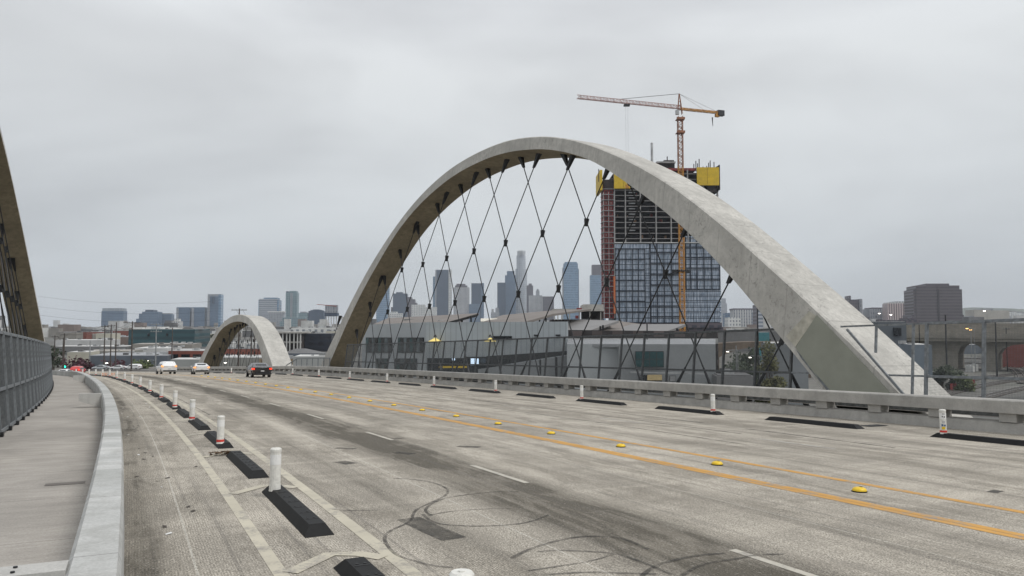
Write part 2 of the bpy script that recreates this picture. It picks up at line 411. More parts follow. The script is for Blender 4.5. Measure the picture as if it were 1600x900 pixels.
# tyre marks: thin dark rubber films on the deck
def film(name, col, a0, sc, thr=(.35, .6)):
    m = N(name); n_ = m.noise(m.co('Object', (1, 1, 1)), sc, 5, .7)
    m.col(col).set(rough=.8, alpha=m.math('MULTIPLY', m.ramp(n_, (thr[0], .15), (thr[1], 1.0)), a0)); return m.m
M_skid = film('rubber_film', (.045, .042, .038), .60, 4)
M_patch = film('oil_film', (.06, .056, .048), .75, 2.2, (.30, .62))
def deck_pt(px, py):
    v = c2w((px - 800) / F, (450 - py) / F, 1.0); k = -DH / (DN @ v); q = v * k
    A, C = DU @ q, DW @ q; return atan2(A, C + RC) / KC, hypot(A, C + RC) - RC
def c2(o, *pts): return [deck_pt(o[0] + x / 4, o[1] + y / 4) for x, y in pts]
A2, A3 = (400, 675), (800, 675)
arcs = [(c2(A2, (860, 290), (1000, 300), (1120, 322), (1195, 360), (1180, 400), (1100, 440), (1000, 490), (960, 560), (840, 620), (805, 660), (820, 710), (880, 770), (980, 805), (1100, 835), (1230, 850)), .045),
        (c2(A2, (1095, 525), (1060, 490), (1100, 450), (1200, 412), (1350, 390), (1500, 376), (1640, 376)), .05),
        (c2(A2, (1040, 515), (1100, 560), (1200, 582), (1400, 590), (1600, 580), (1720, 560), (1830, 520)), .05),
        (c2(A2, (1090, 520), (1250, 495), (1500, 480), (1600, 480)), .035),
        (c2(A3, (0, 790), (100, 740), (250, 690), (400, 660), (550, 655), (700, 672), (850, 735)), .06),
        (c2(A3, (160, 750), (300, 742), (500, 750), (650, 765), (800, 810), (920, 860), (1000, 895)), .05),
        (c2(A3, (800, 910), (900, 840), (1050, 795), (1200, 770), (1330, 760)), .06),
        (c2(A3, (1060, 900), (1200, 830), (1400, 795), (1550, 770), (1700, 765)), .05),
        (c2(A3, (100, 870), (300, 840), (480, 810), (640, 768)), .035),
        (c2(A3, (200, 895), (450, 880), (700, 885), (900, 890)), .05),
        (c2(A2, (470, 485), (560, 492), (680, 492), (760, 490)), .035)]
for P, wd in arcs:
    mb = MB(); ribbon(mb, P, wd, .006, 8); mb.build('skid_mark', M_skid, road)
for P, wd in ((c2(A2, (950, 540), (1100, 610), (1240, 670)), .34), (c2(A2, (520, 185), (600, 200)), .30), (c2(A2, (500, 100), (620, 106)), .22), (c2(A2, (860, 38), (910, 42)), .3),
              (c2(A2, (870, 128), (980, 138)), .26), (c2(A2, (1260, 90), (1400, 96)), .3),
              ([(30, 2.9), (45, 2.9)], .05), ([(16, 15.6), (24, 15.75), (34, 15.7)], .10), ([(19, 17.0), (30, 17.1), (44, 17.0)], .09), ([(12, 16.6), (17, 16.8)], .1), ([(14, 13.8), (22, 14.0), (30, 13.9)], .08)):
    mb = MB(); ribbon(mb, P, wd, .005, 3); mb.build('stain', M_patch, road)
for px, py, r in ((77, 757, .55), (237, 604, 1.0)):   # darker patches on the walkway
    s, t = deck_pt(px + 25, py); mb = MB(); ribbon(mb, [(s, t - .30), (s, t + .30)], .30 * r + .1, .018, 1); mb.build('patch', plain('walk_patch', (.13, .115, .10)), wl)
# litter and leaves along the barrier
lit = MB(); rr = random.Random(3)
for i in range(70):
    s, t = rr.uniform(6, 40), rr.choice([rr.uniform(.02, .4), rr.uniform(.05, 1.2)]); a = rr.uniform(0, 3.1); r = rr.uniform(.012, .035)
    M = BM(s, t, .006, a); lit.add([M @ Vector(p) for p in ((-r * 1.7, -r, 0), (r * 1.5, -r * .6, .004), (r * 1.6, r, .012), (-r, r * .8, .003))], [(0, 1, 2, 3)], mi=i % 4 == 0)
tag(lit.build('litter', [plain('dead_leaf', (.05, .04, .03)), plain('paper_scrap', (.7, .7, .68))], stuff=True), 'scattered dry leaves and paper scraps in the bike lane gutter', 'litter', kind='stuff')

# ------------------------------------------------------------------ barriers
lb = thing('concrete_barrier', 'solid pale concrete barrier curving between the left walkway and bike lane', 'barrier', B(0, -.3, 0))
def drift(s): return -.0068 * max(0, min(s, 60) - 6.5) * (1 if s < 60 else 1)
mb = MB(); sweep(mb, [(-.04, 0), (-.07, .52), (-.10, .60), (-.42, .60), (-.46, .55), (-.46, 0)], S0, 170, 1.0, tfun=drift); mb.build('wall', M_barr, lb)
for s in (6.9, 36.5, 68.5):       # seat-like brackets hanging off the walkway side
    dt = drift(s); mb = MB(); L = .85 if s > 10 else 1.6
    pr_ = [(-.45, .60), (-.45 - L, .60), (-.45 - L, .30), (-.45, -.0)] if s > 10 else [(-.45, .60), (-.45 - L, .60), (-.45 - L, .46), (-.45, .46)]
    vs = [B(s - .16, t + dt, z) for t, z in pr_] + [B(s + .16, t + dt, z) for t, z in pr_]
    mb.hexa(vs[:4], vs[4:]); br = mb.build('bracket', M_conc, lb)
    if s < 10:
        for tt in (-.8, -1.1, -1.35):
            for ds in (-.07, .08):
                q = MB(); p = B(s + ds, tt + dt, .601); q.tube(p, p + DN * .012, .016, 10); q.build('bolt', M_dsteel, br)
mb = MB(); vs = [(-1.9, .0), (-.52, .0)]
mb.hexa([B(6.0, -2.0, .02), B(6.0, -.50, .02), B(6.73, -.50, .02), B(6.73, -2.0, .02)], [B(6.0, -2.0, .42), B(6.0, -.50, .42), B(6.73, -.50, .42), B(6.73, -2.0, .42)])
mb.build('recess_panel', plain('green_grey_steel', (.12, .13, .11), .6, 0), lb)

rb = thing('concrete_rail_barrier', 'open concrete rail barrier on short blocks along the right road edge', 'barrier', B(20, 22.8, 0))
mb = MB(); sweep(mb, [(22.55, 0), (22.60, .30), (22.66, .33), (23.10, .33), (23.10, 0)], S0, 170, 2.0); mb.build('curb', M_rail, rb)
mb = MB(); sweep(mb, [(22.50, .58), (22.50, .93), (22.54, .97), (22.96, .97), (23.0, .93), (23.0, .58)], S0, 170, 2.0); mb.build('top_rail', M_rail, rb)
mb = MB(); mb.box((-.22, -.24, 0), (.22, .24, .262)); me = mb.mesh('rail_block', M_rail)
s = 4.28
while s < 160:
    link('rail_block', me, rb, True, False, BM(s, 22.78, .324)); s += 2.092
mb = MB(); sweep(mb, [(23.16, .40), (23.16, .56), (23.22, .56), (23.22, .40)], S0, 150, 2.0); mb.build('steel_rail', M_steel, rb)

# ------------------------------------------------------------------ mesh fences
M_fdark = plain('dark_fence_steel', (.085, .09, .092), .6, .25, .3, 6)  # darker copy of the fence steel for the run under the big arch
def panel_mesh(H, zm, W=1.96, z0=.10, broad=False):
    mb = MB(); r = .0035 if broad else .0023
    n_ = 26 if broad else 42
    for i in range(1, n_):
        y = -W / 2 + W * i / n_; mb.box((-r, y - r, z0), (r, y + r, H))
    k = int((H - z0) / (.15 if broad else .055))
    for i in range(1, k):
        z = z0 + (H - z0) * i / k; mb.box((-r - .004, -W / 2, z - r), (r - .004, W / 2, z + r))
    return mb.mesh('mesh_panel', M_wire)
def make_fence(name, label, t0, H, lean, svals, zb, zm, broad=False, dark=False, skip=None, gap=None):
    ms_ = M_fdark if dark else M_steel
    f = thing(name, label, 'fence', B((svals[0] + svals[-1]) / 2, t0, zb))
    Rl = Matrix.Rotation(lean, 4, 'Y')
    pw = .055 if broad else .095
    pm = MB(); pm.box((-.06 if broad else -.05, -pw / 2, -.05), (.06 if broad else .05, pw / 2, H)); pme = pm.mesh('post', ms_)
    W = svals[1] - svals[0]
    pan = panel_mesh(H, zm, W, .10, broad)
    rt = MB(); rt.box((-.035, -W / 2 - .02, -.045), (.035, W / 2 + .02, .05)); rme = rt.mesh('rail', ms_)
    ft = MB(); ft.box((-.02, -.12, -.14), (.10, .12, .02)); fme = ft.mesh('base_plate', M_dsteel)
    T = Matrix.Translation
    for i, s in enumerate(svals):
        if not (skip and skip(s)):
            link('post', pme, f, True, False, BM(s, t0, zb) @ Rl); link('base_plate', fme, f, True, False, BM(s, t0, zb + .1))
        if i + 1 < len(svals):
            sm = (s + svals[i + 1]) / 2
            if gap and gap(sm): continue
            M = BM(sm, t0, zb) @ Rl
            link('mesh_panel', pan, f, True, False, M)
            for z in (.10, zm, H): link('rail', rme, f, True, False, M @ T((0, 0, z + .001)))
    return f
RS = [22.83 + 1.965 * i for i in range(0, 31)]
fR = make_fence('mesh_fence', 'tall galvanised wire mesh fence under the big arch, right of road', 25.5, 2.98, radians(6), RS, .45, 1.05, dark=True, gap=lambda s: False)
RN = [16.92 - 1.965 * i for i in range(0, 10)][::-1]
fN = make_fence('mesh_fence', 'near end of the mesh fence right of the big arch foot', 25.5, 2.98, radians(6), RN, .45, 1.05)
LS = [1.0 + 1.965 * i for i in range(0, 62)]
fL = make_fence('mesh_fence', 'long dark wire mesh fence leaning outward along the left walkway', -3.05, 2.88, radians(-6), LS, .02, 1.25, True)
for z in (3.42, 1.5):                       # stubs that tie the fence to the arch leg
    for sa, sb in ((16.92, 20.45) if z > 2 else (16.92, 18.45), ):
        mb = MB(); mb.bar(B(sa, 25.5 + (z - .45) * .105, z), B(sb, 25.5 + (z - .45) * .105, z), .07, .07, DN); mb.build('rail', M_steel, fN)
for sa, z0, z1 in ((18.9, 2.35, 3.42), (17.42, .45, 3.42)):
    mb = MB(); mb.bar(B(sa, 25.5 + (z0 - .45) * .105, z0), B(sa, 25.5 + (z1 - .45) * .105, z1), .07, .09, DN); mb.build('post', M_steel, fN)
mb = MB(); mb.bar(B(20.1, 25.70, 3.30) , B(17.5, 25.45, .6), .06, .09, DN); mb.build('rail', M_steel, fN)
mb = MB(); mb.bar(B(23.5, 25.75, 3.42), B(20.6, 25.45, .55), .06, .09, DN); mb.build('rail', M_steel, fR)
for z in (3.43, 1.5):
    mb = MB(); mb.bar(B(22.83, 25.5 + (z - .45) * .105, z), B(23.3 if z > 2 else 21.6, 25.5 + (z - .45) * .105, z), .07, .07, DN); mb.build('rail', M_steel, fR)
# low tapered railing between the two arches
lr = thing('low_railing', 'short dark steel railing between the big and the small arch', 'railing', B(90, 25.5, .4))
prev = None
for i in range(9):
    s = 86.5 + 2.0 * i; h = 2.0 - .0 * i if i < 7 else 2.0 - .55 * (i - 6)
    p, q = B(s, 25.5, .4), B(s, 25.5, .4 + h * .75)
    mb = MB(); mb.bar(p, q, .09, .09); mb.build('post', M_steel, lr)
    if prev: mb = MB(); mb.bar(prev, q, .1, .1); mb.build('rail', M_steel, lr)
    prev = q

# ------------------------------------------------------------------ arches
UP = [(0, 19.5), (3, 19.42), (5.9, 19.15), (10.1, 18.3), (13.9, 17.1), (17, 15.75), (20, 14.25), (23, 12.55), (25.6, 10.85), (28.8, 8.45), (31.4, 6.3), (33.5, 4.6), (35.6, 2.8), (37.7, .9), (39.9, -1.2)]
LO = [(0, 18.5), (2.8, 18.45), (6.1, 18.1), (10.3, 17.25), (13.2, 16.35), (16.3, 15.1), (19.1, 13.5), (21.3, 12.05), (23.5, 10.6), (25.4, 9.2), (27.6, 7.4), (29.6, 5.6), (31.4, 3.8), (34.7, .5), (36.4, -1.2)]
def resamp(T, n):
    P = [(-x, z) for x, z in T[::-1]][:-1] + T; P = np.array(P); d = np.r_[0, np.cumsum(np.hypot(*np.diff(P, axis=0).T))]
    u = np.linspace(0, d[-1], n); X = np.interp(u, d, P[:, 0]); Z = np.interp(u, d, P[:, 1])
    for _ in range(3):
        X[1:-1] = (X[:-2] + 2 * X[1:-1] + X[2:]) / 4; Z[1:-1] = (Z[:-2] + 2 * Z[1:-1] + Z[2:]) / 4
    return X, Z
def arch_frame(sA, sB, t, lean, side):
    A, Bb = B(sA, t), B(sB, t); e = Bb - A; Lk = e.length; e.normalize()
    outv = e.cross(DN).normalized() * side; up = (outv.cross(e) * side).normalized()
    if up.z < 0: up = -up
    return A, e, up * cos(lean) + outv * sin(lean), outv * cos(lean) - up * sin(lean), Lk
def make_arch(label, sA, sB, t, lean, side, k=1.0, c0=36.1, W=2.5, tk=1.0, cables=True, raise_=.5, cable_n=None, cr_=.038, kx=None):
    A, e, up, nr, Lk = arch_frame(sA, sB, t, lean, side)
    th = thing('arch_rib', label, 'arch', A)
    n_ = 97; XU, ZU = resamp(UP, n_); XL, ZL = resamp(LO, n_)
    kx = kx or k; dX_ = (XL - XU) * tk; XU, ZU = XU * kx, ZU * k
    XL, ZL = XU + dX_, ZU + (ZL - ZU / k) * tk
    def P(x, z, off): return A + e * (c0 + x) + up * z + nr * off
    vs = []; 
    ch = .09
    for i in range(n_):
        rz = raise_ * (1 - i / (n_ - 1)) ** .7 if raise_ else 0
        dx, dz = XU[i] - XL[i], ZU[i] - ZL[i]; L = hypot(dx, dz); dx /= L; dz /= L
        vs += [P(XL[i], ZL[i], .0), P(XU[i] - dx * ch, ZU[i] - dz * ch, 0), P(XU[i], ZU[i], ch), P(XU[i] + dx * rz, ZU[i] + dz * rz, W), P(XL[i], ZL[i], W)]
    m = 5
    def strip(js):
        mb = MB()
        for j0, j1 in js: mb.add([vs[i * m + j] for i in range(n_) for j in (j0, j1)], [(2 * i, 2 * i + 1, 2 * i + 3, 2 * i + 2) for i in range(n_ - 1)])
        return mb
    fs = [(i * m + j, i * m + (j + 1) % m, (i + 1) * m + (j + 1) % m, (i + 1) * m + j) for i in range(n_ - 1) for j in range(m)]
    mb = MB(); mb.add(vs, fs)
    r = mb.build('rib', [M_arch], th)
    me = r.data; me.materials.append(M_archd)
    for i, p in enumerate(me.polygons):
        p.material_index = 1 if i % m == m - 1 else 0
        p.use_smooth = True
    try: me.set_sharp_from_angle(angle=radians(25))
    except Exception: pass
    if not cables: return th
    # hangers: two crossing families with clamps at the crossings
    def soffit(x): return float(np.interp(x, XL, ZL))
    x0s = [37.35 + 5.37 * q for q in range(-7, 8)]
    sp = 5.37
    if k < .9: x0s = [c0 + 3.0 * q for q in range(-6, 7)]; sp = 3.0
    cb = MB(); mid = W / 2
    for fam in (1, -1):
        for x0 in x0s:
            zt = None
            for z in np.arange(-1, 22 * k, .05):
                x = x0 + fam * .628 * (z - 2.6) * (1 if k > .9 else .75)
                if abs(x - c0) > 36.0 * (kx or k): continue
                sf = soffit(x - c0)
                if z >= sf - .05: zt = z; break
            if zt is None or zt < 3.2 * (k if k < .9 else 1): continue
            q = .628 * (1 if k > .9 else .75)
            pt = lambda z: P(x0 + fam * q * (z - 2.6) - c0, z, mid + fam * .12)
            c_ = MB(); c_.tube(pt(.2), pt(zt + .1), cr_, 6); c_.build('cable', M_cable, th)
            sk = MB(); sk.tube(pt(.1), pt(1.75 * (k if k < .9 else 1)), .13, 8, .055); sk.build('socket', M_dsteel, th)
            if k > .9 or True:
                x1 = x0 + fam * q * (zt - 2.6)
                L = (.95 if x1 > 20 else .75) * (1 if k > .9 else .6)
                a, b_ = pt(zt + .15), pt(zt - L); d = (b_ - a)
                dr = (e * (1 if fam > 0 else -1))
                ak = MB(); wv = (.21 if x1 > 20 else .15) * (1 if k > .9 else .5); wn_ = .15
                ak.hexa([a - e * wv - nr * .17, a + e * wv - nr * .17, a + e * wv + nr * .17, a - e * wv + nr * .17],
                        [b_ - e * .10 - nr * .07, b_ + e * .10 - nr * .07, b_ + e * .10 + nr * .07, b_ - e * .10 + nr * .07])
                ak.build('anchor_bracket', M_dsteel, th)
    for x0 in x0s:
        for row in ((11.2, 0), (6.9, .5)):
            z = row[0] if k > .9 else row[0] * .46; x = x0 + row[1] * sp
            if abs(x - c0) < 35 * k and z < soffit(x - c0) - 1.6:
                p = P(x - c0, z + .12, mid); c_ = MB(); c_.tube(p + up * .22, p - up * .28, .18 if k > .9 else .10, 8, .11 if k > .9 else .09); c_.build('clamp', M_dsteel, th)
    return th
archR = make_arch('huge concrete arch with crossing cables on the right, rising before the tower under construction', 19.5, 86, 25.5, radians(6), 1, W=2.65)
archL = make_arch('concrete arch cut off by the left edge, leaning out over the left fence', 19.5, 86, -2.95, radians(10.5), -1, raise_=0)
archS = make_arch('small pale concrete arch farther down the road beside the black car', 107.5, 149, 25.0, radians(6), 1, k=.495, kx=.57, c0=20.5, W=3.0, tk=1.2, raise_=.25)
# grey-green painted lower panel on the near leg of the big arch
A, e, up, nr, Lk = arch_frame(19.5, 86, 25.5, radians(6), 1)
def PA(x, z, off): return A + e * x + up * z + nr * off
mb = MB(); mb.hexa([PA(2.10, 3.98, -.006), PA(-3.3, -1.1, -.006), PA(-.2, -1.1, -.006), PA(3.12, 2.60, -.006)][::1], [PA(2.10, 3.98, -.045), PA(-3.3, -1.1, -.045), PA(-.2, -1.1, -.045), PA(3.12, 2.60, -.045)])
mb.build('painted_panel', plain('grey_green_coating', (.255, .262, .215), .75, 0, .06, 1.2), archR)

mb = MB(); q_ = ((2.14, 3.93), (3.13, 2.64), (3.66, 3.10), (2.50, 4.16)); mb.hexa([PA(x, z, -.004) for x, z in q_], [PA(x, z, -.03) for x, z in q_]); mb.build('mortar_band', plain('mortar', (.44, .42, .35), .85, 0, .18, 2.5), archR)
# ------------------------------------------------------------------ kerb units, posts, domes
def kerb_meshes(L, wb=.36, wt=.20, h=.125, sl=.17):
    mb = MB(); x, X, y, Y = wt / 2, wb / 2, L / 2 - sl, L / 2
    mb.hexa([(-X, -Y, .004), (X, -Y, .004), (X, Y, .004), (-X, Y, .004)], [(-x, -y, h), (x, -y, h), (x, y, h), (-x, y, h)]); body = mb
    gm = MB()
    for k in range(-3, 4):
        yy = k * L * .12; gm.box((-x * .8, yy - .012, h), (x * .8, yy + .012, h + .004))
        for q in (-1, 1): gm.tube((q * x * .4, yy + .06, h), (q * x * .4, yy + .06, h + .006), .018, 8)
    return body, gm
def kerb_thing(L, label, M, group):
    t_ = thing('lane_kerb', label, 'kerb', M, group); b_, g_ = kerb_meshes(L)
    b_.build('body', M_rubber, t_, world=False); g_.build('bolt_row', plain('bolt_dull', (.022, .022, .022), .6, .1), t_, world=False); return t_
kl = []
proto = None
for k in range(26):
    s = 9.45 - UL + UL * k + 1.72; lab = f'black rubber lane kerb in the left row beside the bike lane, {ORD[k]} from the camera'
    M = BM(s, 2.09, 0)
    if proto is None: proto = kerb_thing(3.44, lab, M, 'rubber kerbs along the bike lane')
    else: copy_tree(proto, M, lab)
proto = None
for k in range(19):
    s = 13.2 + 5.83 * k - 1.85; lab = f'black rubber lane kerb at the foot of the right barrier, {ORD[k]} from the right edge'
    M = BM(s, 19.9, 0)
    if proto is None: proto = kerb_thing(3.7, lab, M, 'rubber kerbs along the right barrier')
    else: copy_tree(proto, M, lab)
def post_thing(label, M, group, red=True, r=.085, H=.66):
    t_ = thing('delineator_post', label, 'traffic post', M, group)
    mb = MB(); n_ = 16
    for z0, z1, r0, r1 in ((0, .05, r * 1.12, r * 1.02), (.05, H - .05, r, r * .98), (H - .05, H - .012, r * 1.04, r * 1.04)): mb.tube((0, 0, z0), (0, 0, z1), r0, n_, r1)
    mb.build('tube', M_post, t_, world=False, smooth=False)
    mb = MB(); mb.tube((0, 0, H - .012), (0, 0, H + .006), r * 1.04, n_, r * .85); mb.tube((0, 0, H + .006), (0, 0, H + .014), r * .3, 8); mb.build('cap', M_post, t_, world=False)
    mb = MB(); mb.tube((0, 0, .045), (0, 0, .10), r * 1.08, n_, r * 1.05); mb.build('band', M_red if red else M_post, t_, world=False)
    mb = MB(); mb.tube((0, 0, H * .62), (0, 0, H * .86), r * 1.015, n_, cap=False); mb.build('reflective_sleeve', plain('sleeve', (.78, .78, .76), .3, 0, .05, 20), t_, world=False)
    return t_
pl = [(12.35, 2.03, 0), (19.4, 1.98, 1), (26.8, 1.98, 1), (33.6, 1.98, 1), (40.9, 2.0, 1), (48.2, 2.0, 1), (55.5, 2.0, 1), (62.8, 2.05, 1), (70.1, 2.1, 1), (77.4, 2.1, 1), (84.7, 2.1, 1), (92, 2.1, 1), (99.3, 2.1, 1), (106.6, 2.1, 1), (113.9, 2.1, 1), (121.2, 2.1, 1)]
protoR = post_thing('white delineator post with red band on the left kerb row, second from the camera', BM(19.4, 1.98, .1), 'white posts along the bike lane')
for i, (s, t, red) in enumerate(pl):
    if i == 1: continue
    if i == 0: post_thing('tall white delineator post without a red band, on the left kerb row', BM(s, t, .1), 'white posts along the bike lane', False); continue
    copy_tree(protoR, BM(s, t, .1), f'white delineator post with red band on the left kerb row, {ORD[i]} from the camera')
post_thing('round white post top poking in at the bottom edge of the photo', BM(4.85, 2.03, .09), 'white posts along the bike lane', False)
rp = [12.85 + 8.73 * i for i in range(12)]
for i, s in enumerate(rp):
    lab = f'white delineator post on the right kerb row, {ORD[i]} from the right edge' if i else 'white delineator post with yellow and blue stickers near the right edge'
    c_ = copy_tree(protoR, BM(s, 19.87, .1), lab, 'white posts along the right barrier')
    if i == 0:
        for z0, z1, x0, x1, mt in ((.13, .20, -.05, .03, M_bump), (.215, .27, -.055, -.015, plain('blue_sticker', (.05, .12, .25))), (.215, .26, .0, .045, plain('blue_sticker', (.05, .12, .25))), (.46, .49, -.04, -.015, M_dsteel), (.45, .485, .005, .03, M_dsteel), (.30, .36, -.04, .03, plain('pale_sticker', (.5, .5, .5))), (.54, .555, -.03, .03, M_dsteel)):
            q = MB(); n_ = 5; rr_ = .0905; vs = []
            for k in range(n_ + 1):
                x = x0 + (x1 - x0) * k / n_; a = asin(max(-1, min(1, x / .085))) - .75
                vs += [(rr_ * sin(a), -rr_ * cos(a), z0), (rr_ * sin(a), -rr_ * cos(a), z1)]
            q.add(vs, [(2 * k, 2 * k + 2, 2 * k + 3, 2 * k + 1) for k in range(n_)]); q.build('sticker', mt, c_, world=False)
def dome_thing(label, M):
    t_ = thing('road_dome', label, 'road stud', M, 'yellow domes between the double yellow lines')
    mb = MB(); n_ = 16; R_, h = .115, .062; vs = []; fs = []
    rings = [(1, 0), (.97, .3), (.85, .62), (.62, .86), (.3, .98)]
    for rr_, z in rings: vs += [(R_ * rr_ * cos(2 * pi * i / n_), R_ * rr_ * sin(2 * pi * i / n_), .018 + z * h) for i in range(n_)]
    for j in range(len(rings) - 1): fs += [(j * n_ + i, j * n_ + (i + 1) % n_, (j + 1) * n_ + (i + 1) % n_, (j + 1) * n_ + i) for i in range(n_)]
    fs.append(tuple((len(rings) - 1) * n_ + i for i in range(n_))); mb.add(vs, fs); mb.build('cap', M_bump, t_, True, world=False)
    mb = MB(); mb.tube((0, 0, .003), (0, 0, .019), .122, 16); mb.build('base', M_rubber, t_, world=False)
    mb = MB(); mb.add([(.02, -.035, .088), (.075, -.03, .066), (.075, .03, .066), (.02, .035, .088)], [(0, 1, 2, 3)]); mb.build('reflector', M_dsteel, t_, world=False)
    return t_
proto = None
for k in range(24):
    s = 8.51 + 3.30 * k; M = BM(s, 10.72, 0)
    lab = f'yellow dome road marker between the orange lines, {ORD[k]} from the camera'
    if proto is None: proto = dome_thing(lab, M)
    else: copy_tree(proto, M, lab)
# crumpled leaves against the second left kerb
mb = MB(); rr = random.Random(5)
for i in range(34):
    M = BM(17.95 + rr.uniform(-.16, .16), 1.88 + rr.uniform(-.26, .16), .02 + rr.uniform(0, .05), rr.uniform(0, 6)) @ Matrix.Rotation(rr.uniform(-.6, .6), 4, 'X')
    mb.add([M @ Vector(p) for p in ((-.06, -.02, 0), (.04, -.03, .02), (.07, .02, 0), (-.03, .025, .02))], [(0, 1, 2, 3)])
tag(mb.build('dead_leaves', plain('brown_leaf', (.10, .06, .03))), 'clump of dry brown palm leaves at the far end of a left lane kerb', 'leaves', kind='stuff')
mb = MB(); ribbon(mb, [(15.9, 20.75), (15.9, 21.65)], .42, .012, 1); mb.build('drain_grate', M_dsteel, road)
mb = MB(); ribbon(mb, [(7.5, 12.6), (7.55, 12.9)], .16, .006, 1); mb.build('stain', M_patch, road)

# ================================================================== CITY
def gp(px, py, z=0.0):
    v = c2w((px - 800) / F, (450 - py) / F, 1.0); return ORG + v * ((z - CH) / v.z)
_fc = {}
def facade(name, wall, glass, fh=4, bw=4, fx=.6, fz=.55, rough=.35, var=.25, off=0.0):
    if name in _fc: return _fc[name]
    m = N(name); c = m.n('ShaderNodeTexCoord'); sp = m.n('ShaderNodeSeparateXYZ'); m.l(c.outputs['Object'], sp.inputs[0])
    u = m.math('DIVIDE', m.math('ADD', m.math('ADD', sp.outputs[0], sp.outputs[1]), off), bw); v = m.math('DIVIDE', sp.outputs[2], fh)
    fu, fv = m.math('FRACT', u), m.math('FRACT', v)
    g = m.math('MULTIPLY', m.math('LESS_THAN', fu, fx), m.math('LESS_THAN', fv, fz))
    cell = m.n('ShaderNodeCombineXYZ'); m.l(m.math('FLOOR', u), cell.inputs[0]); m.l(m.math('FLOOR', v), cell.inputs[2])
    wnz = m.n('ShaderNodeTexWhiteNoise', noise_dimensions='3D'); m.l(cell.outputs[0], wnz.inputs[0])
    gc = m.mix(wnz.outputs[0], tuple(x * (1 - var) for x in glass), tuple(min(1, x * (1 + var)) for x in glass))
    nz_ = m.noise(m.co('Object', (.02, .02, .03)), 1, 4, .6)
    wc = m.ramp(nz_, (.3, tuple(x * .85 for x in wall)), (.7, tuple(min(1, x * 1.1) for x in wall)))
    m.col(m.mix(g, wc, gc)).set(rough=m.mix(g, .8, rough), spec=.5)
    _fc[name] = m.m; return m.m
M_roofl = plain('pale_roof', (.52, .52, .50), .8, 0, .2, .08)
M_roofd = plain('dark_roof', (.13, .13, .13), .85, 0, .25, .08)
M_unit = plain('roof_unit_metal', (.42, .43, .43), .6, .2, .3, .3)
def fbox(mb, l, r, top, D, dd, z0=0, skew=0):
    a, b = at(l, top, D), at(r, top, D); z1 = (a.z + b.z) / 2
    mb.hexa([(a.x, D, z0), (b.x, D + skew, z0), (b.x + dd * b.x / D * .5, D + dd + skew, z0), (a.x + dd * a.x / D * .5, D + dd, z0)],
            [(a.x, D, z1), (b.x, D + skew, z1), (b.x + dd * b.x / D * .5, D + dd + skew, z1), (a.x + dd * a.x / D * .5, D + dd, z1)]); return z1
def bld(name, label, D, dd, masses, mats, group=None, cat='building', base=0):
    """masses: (part name, left, right, top[, bottom]) in photo pixels at distance D; first is nearest"""
    l = min(m[1] for m in masses); r = max(m[2] for m in masses); c = at((l + r) / 2, 500, D)
    t_ = thing(name, label, cat, (c.x, D, base), group)
    for i, m in enumerate(masses):
        z0 = at(m[1], m[4], D).z if len(m) > 4 and m[4] else base
        mb = MB(); fbox(mb, m[1], m[2], m[3], D + (m[5] if len(m) > 5 else i * .8), dd, z0)
        mt = mats[i % len(mats)] if not (len(m) > 6) else m[6]
        mb.build(m[0], mt, t_)
    return t_
# ---- far skyline
g1 = facade('tower_blue_grid', (.12, .18, .26), (.05, .09, .15), 5, 4, .7, .6)
g2 = facade('tower_dark', (.055, .085, .13), (.025, .045, .08), 5, 5, .75, .6)
g3 = facade('tower_glass', (.20, .30, .41), (.10, .18, .28), 9, 3, .8, .8, .2)
g4 = facade('tower_stripes', (.46, .46, .46), (.12, .14, .17), 6, 5, .45, .85)
g5 = facade('tower_bands', (.42, .44, .47), (.14, .17, .21), 6, 60, 1.1, .5)
g6 = facade('tower_teal', (.22, .30, .32), (.10, .16, .19), 6, 5, .6, .7, .25)
g7 = facade('tower_white', (.60, .60, .58), (.20, .22, .24), 7, 6, .45, .55)
g8 = facade('tower_purple_grey', (.115, .10, .115), (.05, .05, .065), 6, 5, .6, .5)
g9 = facade('tower_pale_stone', (.33, .34, .36), (.17, .19, .22), 7, 4.5, .5, .8)
cap = plain('tower_cap', (.22, .25, .28), .7, 0, .1, .05)
SK = 'downtown skyline towers'
D = 2300
bld('office_tower', 'wide grey slab tower with a paler crown band, leftmost of the skyline', D, 50, [('wall', 158.5, 192.5, 486), ('crown', 160, 191.5, 481.5, 486.5, 2, facade('crown_band', (.25, .28, .31), (.42, .44, .46), 30, 8, .2, .3))], [g1], SK)
bld('office_tower', 'stepped dark blue tower cluster right of the grey slab tower', D, 50, [('wall', 222, 248, 487), ('penthouse', 227, 240, 484, 488), ('wing', 212.5, 224, 498, None, 5), ('wing', 217, 224, 490, None, 3)], [g1, g2, g1, g1], SK)
bld('office_tower', 'short blue tower behind the teal building', D + 60, 40, [('wall', 248.5, 268, 491), ('roof_box', 252, 266, 489.5, 492)], [g1, cap], SK)
bld('office_tower', 'left one of two equal blue towers with pale flank', D, 40, [('wall', 276, 297, 481.5), ('frame', 275.5, 279, 481, None, -3), ('roof_box', 276, 297, 480, 482)], [g1, g9, g1], SK)
bld('office_tower', 'right one of two equal blue towers with pale edges', D, 40, [('wall', 301, 320, 481.5), ('frame', 299.5, 303, 481, None, -3), ('roof_box', 300, 320, 480, 482)], [g1, g9, g1], SK)
bld('glass_tower', 'tallest slim blue tower left of the small arch, pale frame round it', D, 40, [('wall', 327, 342, 463), ('frame', 324.5, 328, 460, None, -3), ('frame', 341.5, 345.5, 460, None, -3), ('crown', 325, 345, 459.5, 463), ('recess', 331, 335, 463.5, 474, -4)], [g1, g9, g3, g9, g2], SK)
